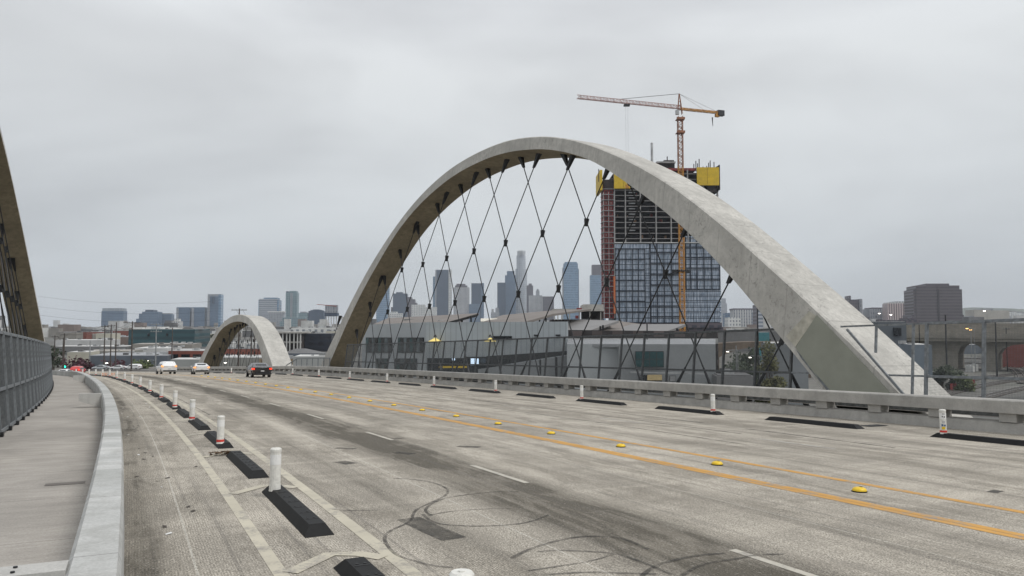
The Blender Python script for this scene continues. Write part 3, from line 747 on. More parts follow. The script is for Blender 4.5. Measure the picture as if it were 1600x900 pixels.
bld('apartment_block', 'low white flats at the foot of the blue towers', D - 300, 30, [('wall', 268, 282, 502), ('wing', 272, 279, 498)], [g7], SK)
bld('glass_tower', 'pale blue tower with horizontal bands above the small arch', D, 60, [('wall', 405, 433, 467), ('shoulder', 404, 435.5, 468.5), ('crown', 412, 433, 465, 468)], [g5, g3, g3], SK)
bld('office_block', 'pale flat-topped block in front of the banded blue tower', D - 150, 40, [('wall', 420, 442, 488), ('roof', 418, 443.5, 486.3, 488.5), ('wing', 428, 436, 500)], [g9, g7], SK)
bld('glass_tower', 'tall grey-green tower with a ragged top above the small arch', D, 40, [('wall', 446.5, 464.5, 457), ('crown', 452, 463, 454.5, 457.5), ('fin', 447, 450, 455, 457.5), ('edge', 454, 457, 458, None, -2)], [g6, g6, g2, g9], SK)
bld('office_block', 'long low glass block below the grey-green tower', D - 250, 40, [('wall', 441, 477, 496), ('wing', 437, 452, 502)], [g6, g6], SK)
bld('office_block', 'rounded pale green block beside the dark blue cube', D - 100, 40, [('wall', 466, 481, 489), ('crown', 469, 478, 487, 489.5)], [g6, g9], SK)
bld('office_block', 'dark blue cube with a shallow gable right of the small arch', D - 100, 50, [('wall', 482, 506, 486), ('roof_box', 485, 503, 484.5, 486.5), ('roof_box', 489, 499, 483.5, 485)], [g2], SK)
# block under construction beside the big arch foot
uc = thing('building_frame', 'half-built block on bare columns with a small crane, left of the big arch', 'building', (at(515, 500, 1300).x, 1300, 0), SK)
mb = MB(); fbox(mb, 508, 526.5, 476.5, 1300, 20, at(508, 488, 1300).z); mb.build('upper_storey', g9, uc)
mb = MB(); fbox(mb, 507, 527.5, 488.5, 1302, 22, at(508, 494, 1300).z); mb.build('slab', g2, uc)
for x in (509, 513, 517, 521, 525): mb = MB(); fbox(mb, x, x + 1.2, 493, 1304, 2); mb.build('column', M_roofl, uc)
mb = MB(); mb.bar(at(495, 475.5, 1300), at(526, 478.5, 1300), 1.0, 1.0); mb.build('crane_jib', plain('crane_red', (.32, .06, .04)), uc)
mb = MB(); fbox(mb, 510, 523, 512, 1290, 10); mb.build('brick_annex', plain('brick_red', (.22, .055, .035)), uc)
# central downtown
D = 3000
bld('glass_tower', 'hazy pale blue tower with a slanted top just right of the big arch leg', 3300, 50, [('wall', 588, 608, 470), ('wall', 594, 608, 458), ('crown', 600, 608, 447)], [g3], SK)
bld('office_tower', 'dark blue stepped tower with terraces behind the first cables', D, 60, [('wall', 614, 636, 458.5), ('terrace', 630, 643, 464), ('terrace', 636, 648, 467.5), ('terrace', 640, 651, 473), ('podium', 611, 651, 480), ('crown', 619, 629, 456.5)], [g2, g8, g8, g8, g8, g2], SK)
bld('apartment_block', 'low white block in front of the stepped blue tower', D - 500, 40, [('wall', 606, 628, 489.5), ('roof_box', 610, 620, 487)], [g7], SK)
bld('apartment_block', 'long white gridded block left of the dark slab tower', D - 400, 40, [('wall', 643, 664, 476), ('wall', 662, 682, 480), ('roof_box', 668, 673, 476, 481)], [g7], SK)
bld('office_tower', 'big dark slab tower with a pale right edge behind the cables', D, 60, [('wall', 681, 701.5, 421.5), ('edge', 701, 705, 421, None, -2), ('side', 676.5, 683, 432), ('edge', 680, 682, 422, None, -3)], [g2, g7, g3, g9], SK)
bld('office_tower', 'white vertically striped tower with a small dark cap', D, 50, [('wall', 708.5, 733, 449), ('crown', 711, 730, 446), ('crown', 713, 727, 443.5)], [g4, g8, g8], SK)
bld('office_tower', 'plain dark tower right of the white striped one', D, 50, [('wall', 736.5, 756, 442.5), ('annex', 733, 750, 475, None, -5), ('edge', 752, 756, 442.3, None, -1)], [g2, g1, g1], SK)
og = bld('old_building', 'small ornate stone house-like block with steep gables', D - 500, 20, [('wall', 767, 780, 488), ('gable', 768, 771.5, 483, 489), ('gable', 774, 779, 481, 489)], [g9, g4], SK)
bld('office_tower', 'dark blue tower at the left foot of the tallest tower', D, 50, [('wall', 777, 790, 441.5)], [g2], SK)
bld('office_tower', 'blue-grey tower with stepped shoulder touching the tallest tower', D + 50, 50, [('wall', 789, 806, 430), ('wing', 792, 804, 423.5), ('wing', 786, 806, 450)], [g1, g1, g1], SK)
us = thing('skyscraper', 'tallest hazy white skyscraper with a crown of fins', 'skyscraper', (at(814, 500, 3200).x, 3200, 0), SK)
for nm, l, r, t_, b_ in (('crown', 808, 820.5, 392, 399), ('shaft', 807, 821.5, 399, 420), ('shaft', 805, 824, 420, 445), ('shaft', 803.5, 826, 445, 0)):
    mb = MB(); c0_, c1_ = at(l, t_, 3200), at(r, t_, 3200); R_ = (c1_.x - c0_.x) / 2; cx = (c0_.x + c1_.x) / 2; zb_ = at(l, b_, 3200).z if b_ else 0
    mb.tube((cx, 3200 + R_, zb_), (cx, 3200 + R_, c0_.z), R_, 20); mb.build(nm, facade('us_tower', (.44, .47, .50), (.22, .25, .29), 9, 6, .4, .7), us)
for i in range(9):
    x = 808.3 + i * 1.5; mb = MB(); fbox(mb, x, x + .7, 390.6 + abs(i - 4) * .25, 3195, 3, at(x, 398, 3195).z); mb.build('fin', g7, us)
bld('office_tower', 'dark narrow annex right of the tallest tower', D + 80, 40, [('wall', 823, 833, 446), ('wing', 826, 831, 443)], [g8], SK)
bld('old_tower', 'white striped block with a small square turret', D - 100, 40, [('wall', 826, 848, 462.5), ('turret', 837.5, 843, 454, 463), ('turret_top', 839, 841.5, 451.5, 455), ('roof', 826, 847, 461.5, 463)], [g4, g9], SK)
bld('office_tower', 'dark purple-grey block right of the white turret block', D, 40, [('wall', 846, 865.5, 463.2)], [g8], SK)
bld('glass_tower', 'tall blue glass tower with notched top left of the crane tower', D - 200, 50, [('wall', 880.5, 903, 411.5), ('crown', 882.5, 901.5, 409.3), ('edge', 901, 904.5, 420, None, 2), ('edge', 879, 882, 418, None, 2)], [g3, g3, g1, g9], SK)
bld('glass_tower', 'pale blue tower with dark box top partly behind the red hoist', D, 50, [('wall', 922, 946, 430), ('crown', 925, 946, 413.6, 431)], [g3, g8], SK)
# right-hand city
D = 1500
bld('office_block', 'pale block with flat dark cap right of the half-built tower', D, 50, [('wall', 1146, 1175.5, 484), ('roof', 1145, 1176, 481.8, 484.3), ('podium', 1138, 1157, 496, None, -40)], [g4, g8, g7], None)
bld('office_block', 'grey block between the pale capped block and the striped one', D + 150, 40, [('wall', 1133, 1147, 489), ('wall', 1174, 1184, 488)], [g1], None)
bld('office_block', 'white office with thin horizontal bands hidden by the arch leg', D - 300, 40, [('wall', 1184, 1240, 485), ('tower', 1182, 1190, 476)], [g5, g8], None)
bld('office_tower', 'faint narrow tower beside the half-built tower', 3300, 30, [('wall', 1128, 1134, 466), ('wall', 1131, 1136, 474)], [g9], SK)
bld('office_tower', 'dark tower peeking over the right slope of the big arch', D - 100, 40, [('wall', 1328, 1347, 468), ('edge', 1343, 1347.5, 467, None, -2), ('mast', 1327, 1329.5, 462)], [g8, g9, g8], None)
bld('office_block', 'grey low block with a rounded left shoulder beside the arch', D - 100, 60, [('wall', 1359, 1388, 482.5), ('roof', 1362, 1388, 480.5, 483), ('podium', 1355, 1400, 496)], [g9, g8, g8], None)
bld('office_block', 'pink-white office with tall vertical fins', D - 150, 40, [('wall', 1387, 1430, 474), ('roof', 1388, 1427, 472.5, 474.5), ('roof_box', 1398, 1425, 471, 473)], [facade('pink_fins', (.56, .47, .46), (.16, .13, .14), 80, 4.3, .45, 1.1), g7, g4], None)
bg_ = bld('office_block', 'big brown-grey office slab with stepped corners on the right', D - 300, 60, [('wall', 1431, 1499, 446), ('wing', 1427, 1503, 452), ('roof', 1447, 1483, 443, 446.5), ('podium', 1425, 1506, 492)],
      [facade('brown_office', (.105, .088, .095), (.045, .040, .048), 5, 9, 1.1, .42), facade('brown_office', (.1, .1, .1), (.1, .1, .1)), g8, g8], None)
mb = MB(); fbox(mb, 1465, 1467.5, 452, D - 301, 2, 20); mb.build('recess', plain('recess_dark', (.035, .03, .035)), bg_)
bld('hospital', 'low beige stepped block behind the far viaduct, far right', D, 60, [('wall', 1522, 1548, 484), ('wall', 1546, 1577, 485), ('penthouse', 1536, 1552, 482, 486), ('podium', 1518, 1580, 494)], [plain('beige_render', (.36, .34, .30), .8, 0, .1, .05), plain('beige_render', (.36, .34, .30)), g9, g9], None)
bld('dark_block', 'low dark block under the pink-white office', 700, 30, [('wall', 1378, 1437, 500), ('roof_box', 1350, 1380, 499), ('roof_box', 1418, 1432, 497)], [g8], None)
for i, (x, wd_) in enumerate(((1582, 6), (1590, 7), (1598, 6), (1576, 5), (1593, 5))):
    bld('hill_house', f'small pale house on the far right hillside, {ORD[i]} in the row', 2600 + i * 40, 12, [('wall', x, x + wd_, 487 + (i % 3) * 1.3), ('roof', x, x + wd_, 486 + (i % 3) * 1.3, 487.3 + (i % 3) * 1.3)], [g7, g8], 'houses on the far hill')
# hills
mb = MB(); rr = random.Random(9); n_ = 90; vs = []
for i in range(n_):
    x = 900 + i * 60; h = 40 + 70 * (0.5 + .5 * sin(i * .21)) + rr.uniform(-8, 8)
    h *= min(1, max(0, (i - 4) / 16)); vs += [(x, 4300, 0), (x, 4500, h + 1), (x, 4900, h * 1.15 + 1)]
mb.add(vs, [(3 * i + j, 3 * i + 3 + j, 3 * i + 4 + j, 3 * i + 1 + j) for i in range(n_ - 1) for j in (0, 1)]); struct('hills', mb, plain('hill_scrub', (.09, .10, .07), .9, 0, .3, .01))

# ---- tower under construction, D = 430
TD = 430.0
def TX(px): return at(px, 400, TD).x
def TZ(py): return at(1035, py, TD).z
tw = thing('tower_under_construction', 'high-rise under construction: glass below, bare floors above, red hoist on its left side', 'building', (TX(1035), TD, 0))
def tb(l, r, t_, b_, d0, d1, mb=None):
    mb = mb or MB(); return mb.box((TX(l), TD + d0, TZ(b_)), (TX(r), TD + d1, TZ(t_)))
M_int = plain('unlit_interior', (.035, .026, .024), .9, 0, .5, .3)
M_slab = plain('slab_edge', (.34, .33, .32), .8, 0, .2, .5)
M_ydk = plain('yellow_screen', (.62, .42, .012), .6, 0, .12, .4)
M_hoist = plain('hoist_red', (.20, .022, .022), .7, 0, .35, .5)
M_frame = plain('navy_frame', (.012, .022, .040), .5, .1, .3, 1)
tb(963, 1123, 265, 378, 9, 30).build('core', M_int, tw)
# slab edges and columns of the open floors
y = 271.0; rows = []
while y < 379: rows.append(y); y += 8.45
for y in rows:
    tb(960.5, 1124.5, y, y + .75, .9, 12).build('floor_slab', M_int, tw); tb(960.5, 1124.5, y, y + .75, .3, .88).build('slab_edge', M_slab, tw)  # slabs coloured dark for the shade beneath; only the edge keeps concrete grey
for x in (961, 978, 1001.5, 1026, 1049.5, 1076, 1100, 1123):
    tb(x - .7, x + .7, 265, 379, 0, 2.2).build('column', M_slab, tw)
rr = random.Random(11)
for i in range(60):           # props, stacked boards and stair flights on the open floors
    x = rr.uniform(965, 1115); y = rr.choice(rows[:-1]); h = rr.uniform(2, 6.5)
    tb(x, x + rr.uniform(.5, 5), y + 8.45 - h, y + 8.4, rr.uniform(2, 6), 7, ).build('site_material', [M_int, M_hoist, M_int, plain('plywood', (.28, .15, .07))][rr.randrange(4)], tw)
for i, y in enumerate(rows[1:11]): tb(984, 993.5, y + 3.2, y + 4.4, 1, 3).build('stair_landing', M_unit, tw)
# glass curtain wall in panels
m = N('curtain_glass'); c = m.n('ShaderNodeTexCoord'); sp = m.n('ShaderNodeSeparateXYZ'); m.l(c.outputs['Object'], sp.inputs[0])
u = m.math('FRACT', m.math('DIVIDE', m.math('ADD', sp.outputs[0], m.math('MULTIPLY', m.noise(m.co('Object', (.8, .0, .12)), 1, 2), 1.3)), .93)); v_ = m.math('FRACT', m.math('DIVIDE', sp.outputs[2], 3.13))
cc = m.noise(m.co('Object', (.55, .5, .2)), 1.4, 3, .7)
gcol = m.mix(m.math('LESS_THAN', u, .42), m.ramp(cc, (.35, (.24, .30, .38)), (.65, (.46, .52, .60))), m.ramp(cc, (.35, (.09, .13, .18)), (.65, (.22, .26, .33))))
gcol = m.mix(m.math('LESS_THAN', v_, .13), gcol, (.035, .05, .07))
m.col(gcol).set(rough=.25, spec=.6); M_cg = m.m
tb(960.5, 1126, 380, 506, 3, 30).build('glass_backing', M_frame, tw)
tb(960.5, 1127, 504, 512, .5, 30).build('podium', g8, tw)
mb = MB(); mb.box((TX(958), TD + 2, 0), (TX(1130), TD + 30, TZ(511))); mb.build('base', g8, tw)
def cells(xs, ys, top_full=None, nm='window_panel', gap=.55):
    for i in range(len(xs) - 1):
        for j in range(len(ys) - 1):
            tb(xs[i] + gap, xs[i + 1] - gap, ys[j] + .8, ys[j + 1] - .8, .4, 2.5).build(nm, M_cg, tw)
XL_ = [965.2, 967.5, 978, 988, 997.5, 1007.5]; YL_ = [388.7, 404.9, 421.5, 437.8, 454.2, 470.6, 487.2, 504]
cells(XL_[1:], YL_); tb(960.5, 1126, 378.4, 379.8, -.3, 2).build('slab_edge', M_roofl, tw); tb(961, 1014.5, 381, 388, .3, 2.5).build('window_panel', M_cg, tw)
for j in range(len(YL_) - 1): tb(962, 966.3, YL_[j] + .5, YL_[j + 1] - .5, .4, 2.5).build('window_panel', M_cg, tw)
for j in range(15): tb(1008.6, 1014.8, 388.7 + j * 7.7, 395.8 + j * 7.7, .4, 2.5).build('window_panel', M_cg, tw)
XC_ = [1016.2, 1026.7, 1037.5, 1049.5, 1061.5]; YC_ = [380, 394, 411, 428, 445, 461.3, 478, 494.5, 504.5]
cells(XC_, YC_)
XR_ = [1071.5, 1079, 1089, 1100, 1112, 1124.5]; YR_ = [368, 386, 402, 418.7, 436, 452]
cells([1062.5, 1071] + XR_[1:], YR_)
for j in range(6):
    for x0_, x1_ in ((1063, 1072), (1072.6, 1082), (1082.6, 1093), (1093.6, 1104), (1104.6, 1115), (1115.6, 1126)): tb(x0_, x1_, 453 + j * 8.5, 460.6 + j * 8.5, .3, 2.5).build('window_panel', M_cg, tw)
# thick dark mullions standing proud
for xs, y0, y1 in ((XL_[1:], 388, 504), (XC_, 380, 504.5), (XR_, 370, 453)):
    for x in xs: tb(x - .6, x + .6, y0, y1, -.25, .6).build('mullion', M_frame, tw)
for ys, x0_, x1_ in ((YL_, 962, 1007.5), (YC_[1:], 1016, 1062), (YR_[1:], 1062, 1125)):
    for y in ys: tb(x0_, x1_, y - .75, y + .75, -.2, .6).build('transom', M_frame, tw)
# red hoist bay on the left side
tb(944, 959.5, 290, 497, 2, 14).build('hoist_core', M_hoist, tw)
y = 296.0
while y < 496:
    for x0_, x1_ in ((944.6, 951), (952.2, 959)):
        tb(x0_, x1_, y, y + 7.0, .6, 2).build('hoist_panel', M_hoist, tw)
        tb(x0_ + 2.0, x0_ + 4.2, y + 2.2, y + 5.4, .3, .7).build('hoist_window', plain('pale_opening', (.22, .12, .1)) if (int(y) % 3 == 0) else M_int, tw)
    tb(941.6, 960.5, y - 1.1, y - .5, -.2, 10).build('hoist_landing', M_unit, tw)
    y += 8.45
for x in (943.6, 951.6, 960): tb(x - .35, x + .35, 300, 497, -.1, .6).build('hoist_rail', M_unit, tw)
tb(958.2, 961, 432, 490, -.6, 1).build('orange_sheet', plain('orange_sheet', (.55, .16, .05)), tw)
tb(945, 960, 280, 297, 1, 12).build('hoist_head', M_int, tw)
# yellow climbing screens
for l, r, t_, b_ in ((937.8, 941.6, 266, 297.5), (960, 974.4, 270, 295), (974.8, 985, 272, 295), (1090, 1106, 262, 290), (1106.4, 1124.6, 262, 290)): tb(l, r, t_, b_, -1.2, .0 if l > 940 else 20).build('climbing_screen', M_ydk, tw)
tb(1124.8, 1126, 258, 297, -1.2, 20).build('screen_edge', M_int, tw)
tb(986, 1089.5, 262, 266, 1, 20).build('top_slab', M_hoist, tw)
tb(1028, 1058, 251.5, 254, 1, 18).build('top_slab', M_slab, tw); tb(1032, 1057, 254, 263, 2, 16).build('formwork', M_int, tw); tb(1040, 1056, 249, 251.5, 2, 12).build('formwork', M_int, tw)
tb(1108, 1124, 290, 300, 0, 18).build('screen_bracket', M_int, tw)
mb = MB(); mb.tube((TX(1022.7), TD + 5, TZ(262)), (TX(1022.7), TD + 5, TZ(220)), .75, 8); mb.build('concrete_boom', M_unit, tw)
mb = MB(); mb.tube((TX(1047), TD + 5, TZ(255)), (TX(1047), TD + 5, TZ(241.5)), .3, 6); mb.build('mast', M_int, tw)
for x, t_ in ((1088.5, 254), (1091.8, 249), (1094.5, 253), (1097, 246), (1103, 258), (1109, 257), (1112, 252), (1114.5, 248.5), (1120.5, 251), (1124, 258), (937.6, 262), (945, 275)):
    mb = MB(); mb.tube((TX(x), TD + 4, TZ(266 if x > 950 else 282)), (TX(x), TD + 4, TZ(t_)), .28, 5); mb.build('rebar_post', M_int, tw)

# ---- tower crane
M_cro = plain('crane_orange', (.50, .23, .03), .6, 0, .25, .5); M_crr = plain('crane_faded_red', (.30, .12, .055), .6, 0, .3, .5); M_crp = plain('crane_jib_pink', (.42, .25, .22), .6, 0, .3, .5)
CD = 402.0
cr_ = thing('tower_crane', 'orange tower crane standing in front of the half-built tower, jib pointing left', 'crane', (at(1065, 400, CD).x, CD, 0))
cx = at(1065, 400, CD).x
def lattice(mb, p, q, w_, seg, r=.10, tri=False, up=(0, 0, 1), h=None):
    p, q = Vector(p), Vector(q); d = q - p; L = d.length; d.normalize(); a = d.cross(Vector(up))
    a = a.normalized() if a.length > .01 else Vector((1, 0, 0)); b = a.cross(d).normalized(); h = h or w_
    cs = [(-w_ / 2, -h / 2), (w_ / 2, -h / 2), (w_ / 2, h / 2), (-w_ / 2, h / 2)] if not tri else [(-w_ / 2, 0), (w_ / 2, 0), (0, h)]
    P = lambda u_, c: p + d * u_ + a * c[0] + b * c[1]
    for c in cs: mb.bar(P(0, c), P(L, c), r * 2, r * 2, b)
    n_ = max(1, round(L / seg))
    for i in range(n_):
        u0, u1 = L * i / n_, L * (i + 1) / n_
        for k in range(len(cs)):
            c0_, c1_ = cs[k], cs[(k + 1) % len(cs)]
            if i % 2: c0_, c1_ = c1_, c0_
            mb.bar(P(u0, c0_), P(u1, c1_), r * 1.2, r * 1.2, b); mb.bar(P(u0, c0_), P(u0, c1_), r * 1.1, r * 1.1, b + a * .3)
    return mb
sec = MB(); lattice(sec, (0, 0, 0), (0, 0, 4.0), 2.5, 2.0, .17, up=(0, 1, 0))
sec_o = sec.mesh('mast_section', M_cro); sec_r = sec.mesh('mast_section', M_crr)
zt = at(1065, 182, CD).z; k = 0; z = zt - 4
while z > -3:
    link('mast_section', sec_r if at(1065, 262, CD).z < z else sec_o, cr_, True, False, Matrix.Translation((cx, CD, z))); z -= 4.0
for y_ in (187, 208):
    zz = at(1065, y_, CD).z; mb = MB(); mb.box((cx - 2.3, CD - 2, zz - .2), (cx + 2.3, CD + 2, zz)); mb.box((cx - 2.3, CD - 2.0, zz), (cx + 2.3, CD - 1.95, zz + 1.0)); mb.build('platform', M_crr, cr_)
for y_ in (423,):
    zz = at(1065, y_, CD).z; mb = MB(); mb.box((cx - 1.8, CD - 1.6, zz - .4), (cx + 1.8, TD + .5, zz + .2)); mb.box((cx - 5, CD + 2, zz - 1.2), (cx + 5, CD + 2.6, zz + .8)); mb.build('tie_frame', M_dsteel, cr_)
zr = at(1065, 170, CD).z
tipD = CD * (508 - 170) / (508 - 153.5); conD = CD * (508 - 170) / (508 - 177)
tip = at(902, 156, tipD); tip.z = zr; con = at(1130, 177, conD); con.z = zr; root = Vector((cx, CD, zr))
mb = MB(); lattice(mb, root, tip, 1.5, 1.9, .13, True, h=1.9); mb.build('jib', M_crp, cr_)
mb = MB(); mb.bar(root, root + (con - root) * .93, 1.5, .35); lattice(mb, root, root + (con - root) * .93, 1.5, 2, .12, h=1.0); mb.build('counter_jib', M_cro, cr_)
mb = MB(); c_ = root + (con - root) * .86; e_ = (con - root).normalized(); mb.bar(c_ - Vector((0, 0, .2)), c_ + e_ * 4.0 - Vector((0, 0, .2)), 2.4, 3.0); mb.build('counterweight', M_dsteel, cr_)
mb = MB(); mb.bar(c_ - e_ * 1.2 - Vector((0, 0, 1.6)), c_ + e_ * 1 - Vector((0, 0, 1.6)), 1.6, 1.8); mb.build('winch_housing', M_cro, cr_)
mb = MB(); mb.tube(c_ - e_ * 3.2 - Vector((0, 0, 3.0)), c_ - e_ * 3.0 - Vector((0, 0, 8.0)), .38, 5, .12); mb.build('flag', M_dsteel, cr_)
zc_ = at(1064, 146.5, CD).z
mb = MB()
for sx, sy in ((-1.2, -1), (1.2, -1), (1.2, 1), (-1.2, 1)): mb.bar((cx + sx, CD + sy, zr - 3), (cx - .3 + sx * .12, CD + sy * .12, zc_), .3, .3)
for f in (.2, .45, .7):
    h_ = zr + (zc_ - zr) * f; q = 1.1 * (1 - f)
    for sy in (-1, 1): mb.bar((cx - q, CD + sy * q, h_), (cx + q, CD + sy * q, h_ + .8), .16, .16)
mb.build('tower_head', M_crr, cr_)
top = Vector((cx - .3, CD, zc_))
mb = MB(); mb.tube(top, root + (tip - root) * .60 + Vector((0, 0, 1.9)), .13, 5); mb.build('pendant', M_dsteel, cr_)
for f in (.55, .82): mb = MB(); mb.tube(top, root + (con - root) * f + Vector((0, 0, .8)), .10, 5); mb.build('pendant', M_unit, cr_)
mb = MB(); mb.box((cx - 2.7, CD - 2.2, zr - 3.6), (cx - .9, CD - .6, zr - 1.2)); mb.build('cab', M_unit, cr_)
tr = root + (tip - root) * .53; mb = MB(); mb.box((tr.x - 1.6, tr.y - 1, tr.z - 1.5), (tr.x + 1.6, tr.y + 1, tr.z - .6)); mb.build('trolley', M_dsteel, cr_)
for dx in (-.6, .6): mb = MB(); mb.tube((tr.x + dx, tr.y, tr.z - 1.5), (tr.x + dx, tr.y, tr.z - 44), .055, 4); mb.build('hoist_rope', M_unit, cr_)
mb = MB(); mb.box((tr.x - 1, tr.y - .4, tr.z - 46), (tr.x + 1, tr.y + .4, tr.z - 44)); mb.build('hook_block', M_cro, cr_)

# ---- grey metal warehouse beyond the fence
def ribbed(name, col, pitch=.6, dark=.75):
    m = N(name); c = m.n('ShaderNodeTexCoord'); sp = m.n('ShaderNodeSeparateXYZ'); m.l(c.outputs['Object'], sp.inputs[0])
    fr = m.math('FRACT', m.math('DIVIDE', m.math('ADD', sp.outputs[0], m.math('MULTIPLY', sp.outputs[1], .4)), pitch)); g_ = m.math('LESS_THAN', fr, .16)
    nz_ = m.noise(m.co('Object', (.15, .15, .5)), 1, 5, .6); v = m.ramp(nz_, (.3, tuple(x * .9 for x in col)), (.7, tuple(x * 1.08 for x in col)))
    m.col(m.mix(g_, v, tuple(x * dark for x in col))).set(rough=.55, spec=.4).bump(fr, .4, .03); return m.m
M_rib = ribbed('ribbed_grey_cladding', (.39, .425, .44), .75, .78); M_smooth = plain('smooth_grey_cladding', (.42, .445, .455), .6, .1, .07, .2)
M_broof = plain('brown_grey_roof', (.185, .165, .15), .85, 0, .10, .3)
M_groof = ribbed('standing_seam_roof', (.20, .195, .19), .8, .86)
W_ = lambda n_, c: plain(n_, c, .8, 0, .12, .1)
wh = thing('warehouse', 'long grey metal-clad warehouse with tilted roofs seen through the big arch', 'warehouse', (at(770, 500, 115).x, 115, 0))
def wallq(nm, l, Dl, r, Dr, tl, trr, mat, thick=.5, bl=None, br_=None, par=wh):
    a, b = at(l, tl, Dl), at(r, trr, Dr); za = at(l, bl, Dl).z if bl else 0; zb_ = at(r, br_, Dr).z if br_ else 0
    d = Vector((b.x - a.x, b.y - a.y, 0)).normalized(); n_ = Vector((-d.y, d.x, 0)) * thick
    mb = MB(); mb.hexa([(a.x, a.y, za), (b.x, b.y, zb_), (b.x + n_.x, b.y + n_.y, zb_), (a.x + n_.x, a.y + n_.y, za)], [tuple(a), tuple(b), tuple(b + n_), tuple(a + n_)])
    return mb.build(nm, mat, par)
wallq('wall', 566, 138, 666, 112, 507.5, 503.5, M_smooth); wallq('wall', 666, 112, 887, 108, 503.5, 502.5, M_rib)
def slab(nm, pts, th_, mat, par=wh):
    P = [at(*p) for p in pts]; mb = MB(); mb.hexa([tuple(p - Vector((0, 0, th_))) for p in P], [tuple(p) for p in P]); return mb.build(nm, mat, par)
slab('roof', [(580, 508, 136), (698, 503.5, 112), (748, 489.3, 122), (606, 497, 158)], .35, M_broof)
slab('roof', [(698, 503.6, 111.6), (747.5, 490.5, 121), (746, 492.5, 121.5), (700, 505, 112)], .2, M_dsteel)
slab('roof', [(756, 502.5, 120), (819, 503.2, 110), (866, 490, 120), (786, 492, 150)], .35, M_broof)
slab('roof', [(786, 492.2, 150), (866, 490.2, 120), (924, 482.5, 150), (850, 486, 170)], .35, M_broof)
for x, y0_, y1_ in ((736, 493.5, 503), (722, 498, 503.5), (853, 494.5, 503), (843, 497.5, 503)):
    a, b = at(x, y0_, 118), at(x, y1_, 118); mb = MB(); mb.bar((b.x, 118, b.z - 1), a, .25, .25, (0, 1, 0)); mb.build('strut', M_dsteel, wh)
slab('roof_lantern', [(751, 502, 126), (777, 502, 126), (777, 497.5, 127), (751, 497.5, 127)], .3, M_white)
for x, y_, D_, s_ in ((640, 499.5, 135, 1.6), (664, 498, 140, 1.1), (690, 501, 118, .9), (800, 498, 125, 1.3), (830, 494, 135, 1.0), (618, 502.5, 140, 1.0)):
    p = at(x, y_, D_); mb = MB(); mb.box((p.x - s_ * .6, D_, p.z - 1.6), (p.x + s_ * .6, D_ + s_, p.z)); mb.box((p.x - s_ * .7, D_ - .1, p.z), (p.x + s_ * .7, D_ + s_ + .1, p.z + .12)); mb.build('roof_unit', M_unit, wh)
# windows with mullions
def window(par, l, r, t_, b_, Dl, Dr, nx, ny, mat, proud=.12, nm='window'):
    a, b = at(l, t_, Dl), at(r, t_, Dr); za, zb_ = at(l, b_, Dl).z, at(r, b_, Dr).z
    d = (b - a); d.z = 0; L = d.length; d.normalize(); n_ = Vector((d.y, -d.x, 0))
    mb = MB(); o1 = n_ * proud; mb.hexa([Vector((a.x, a.y, za)) - n_ * .3, Vector((b.x, b.y, zb_)) - n_ * .3, Vector((b.x, b.y, zb_)) + o1, Vector((a.x, a.y, za)) + o1], [a - n_ * .3, b - n_ * .3, b + o1, a + o1])
    wo = mb.build(nm, M_dsteel, par)
    for i in range(nx):
        for j in range(ny):
            u0, u1 = (i + .06) / nx, (i + .94) / nx; v0, v1 = (j + .05) / ny, (j + .95) / ny
            f = lambda u_, v: Vector((a.x + (b.x - a.x) * u_, a.y + (b.y - a.y) * u_, (za + (zb_ - za) * u_) * (1 - v) + (a.z + (b.z - a.z) * u_) * v)) + n_ * (proud + .015)
            q = MB(); q.add([f(u0, v0), f(u1, v0), f(u1, v1), f(u0, v1)], [(0, 1, 2, 3)]); q.build('pane', mat[(i * 7 + j * 3) % len(mat)] if isinstance(mat, list) else mat, wo)
    return wo
GT = [plain('pane_teal', (.018, .07, .075), .15, 0, .2, .4), plain('pane_dark', (.012, .016, .02), .12, 0, .3, .4), plain('pane_grey', (.10, .13, .14), .2, 0, .3, .4), plain('pane_dark', (.01, .01, .01))]
def on_line(px, l, Dl, r, Dr):
    a, b = at(l, 508, Dl), at(r, 508, Dr); k_ = at(px, 508, 1.0).x
    f = (k_ * a.y - a.x) / ((b.x - a.x) - k_ * (b.y - a.y)); return a.y + (b.y - a.y) * f
def WD(px): return on_line(px, 566, 138, 666, 112) - .08
for l, r in ((572.5, 612.5), (622.5, 662.5)): window(wh, l, r, 527.3, 551, WD(l), WD(r), 8, 1, GT)
for l, r in ((588, 606), (618, 652)): window(wh, l, r, 560, 578, WD(l), WD(r), 4, 2, GT)
def WC(px): return on_line(px, 666, 112, 887, 108) - .08
window(wh, 769.5, 800, 525, 529.5, WC(769.5), WC(800), 6, 1, GT[1])
for x in (667, 762):       # lit awning lamps
    a = at(x + 13 if x < 700 else x + 4, 526.5, WC(x) - .8); lm = MB(); lm.tube(a, a + Vector((0, 0, .35)), .28, 8, .12); lm.build('wall_lamp', M_dsteel, wh)
    am = MB(); p = a - Vector((0, 0, .35)); n_ = 12; R_ = 1.05 if x < 700 else .9
    vs = [p + Vector((0, -.2, .25))] + [p + Vector((R_ * cos(pi * 2 * i / n_), -.2 + .55 * sin(pi * 2 * i / n_), -.30)) for i in range(n_)]
    am.add(vs, [(0, 1 + i, 1 + (i + 1) % n_) for i in range(n_)] + [tuple(range(1, n_ + 1))[::-1]]); am.build('lit_lamp_shade', emit('yellow_light', (1, .78, .22), .32) if 'yellow_light' not in MATS else MATS['yellow_light'], wh)
for x in (838, 872): a = at(x, 524, WC(x) - .5); lm = MB(); lm.box((a.x - .35, a.y, a.z - .1), (a.x + .35, a.y + .5, a.z + .12)); lm.build('wall_lamp', M_dsteel, wh)
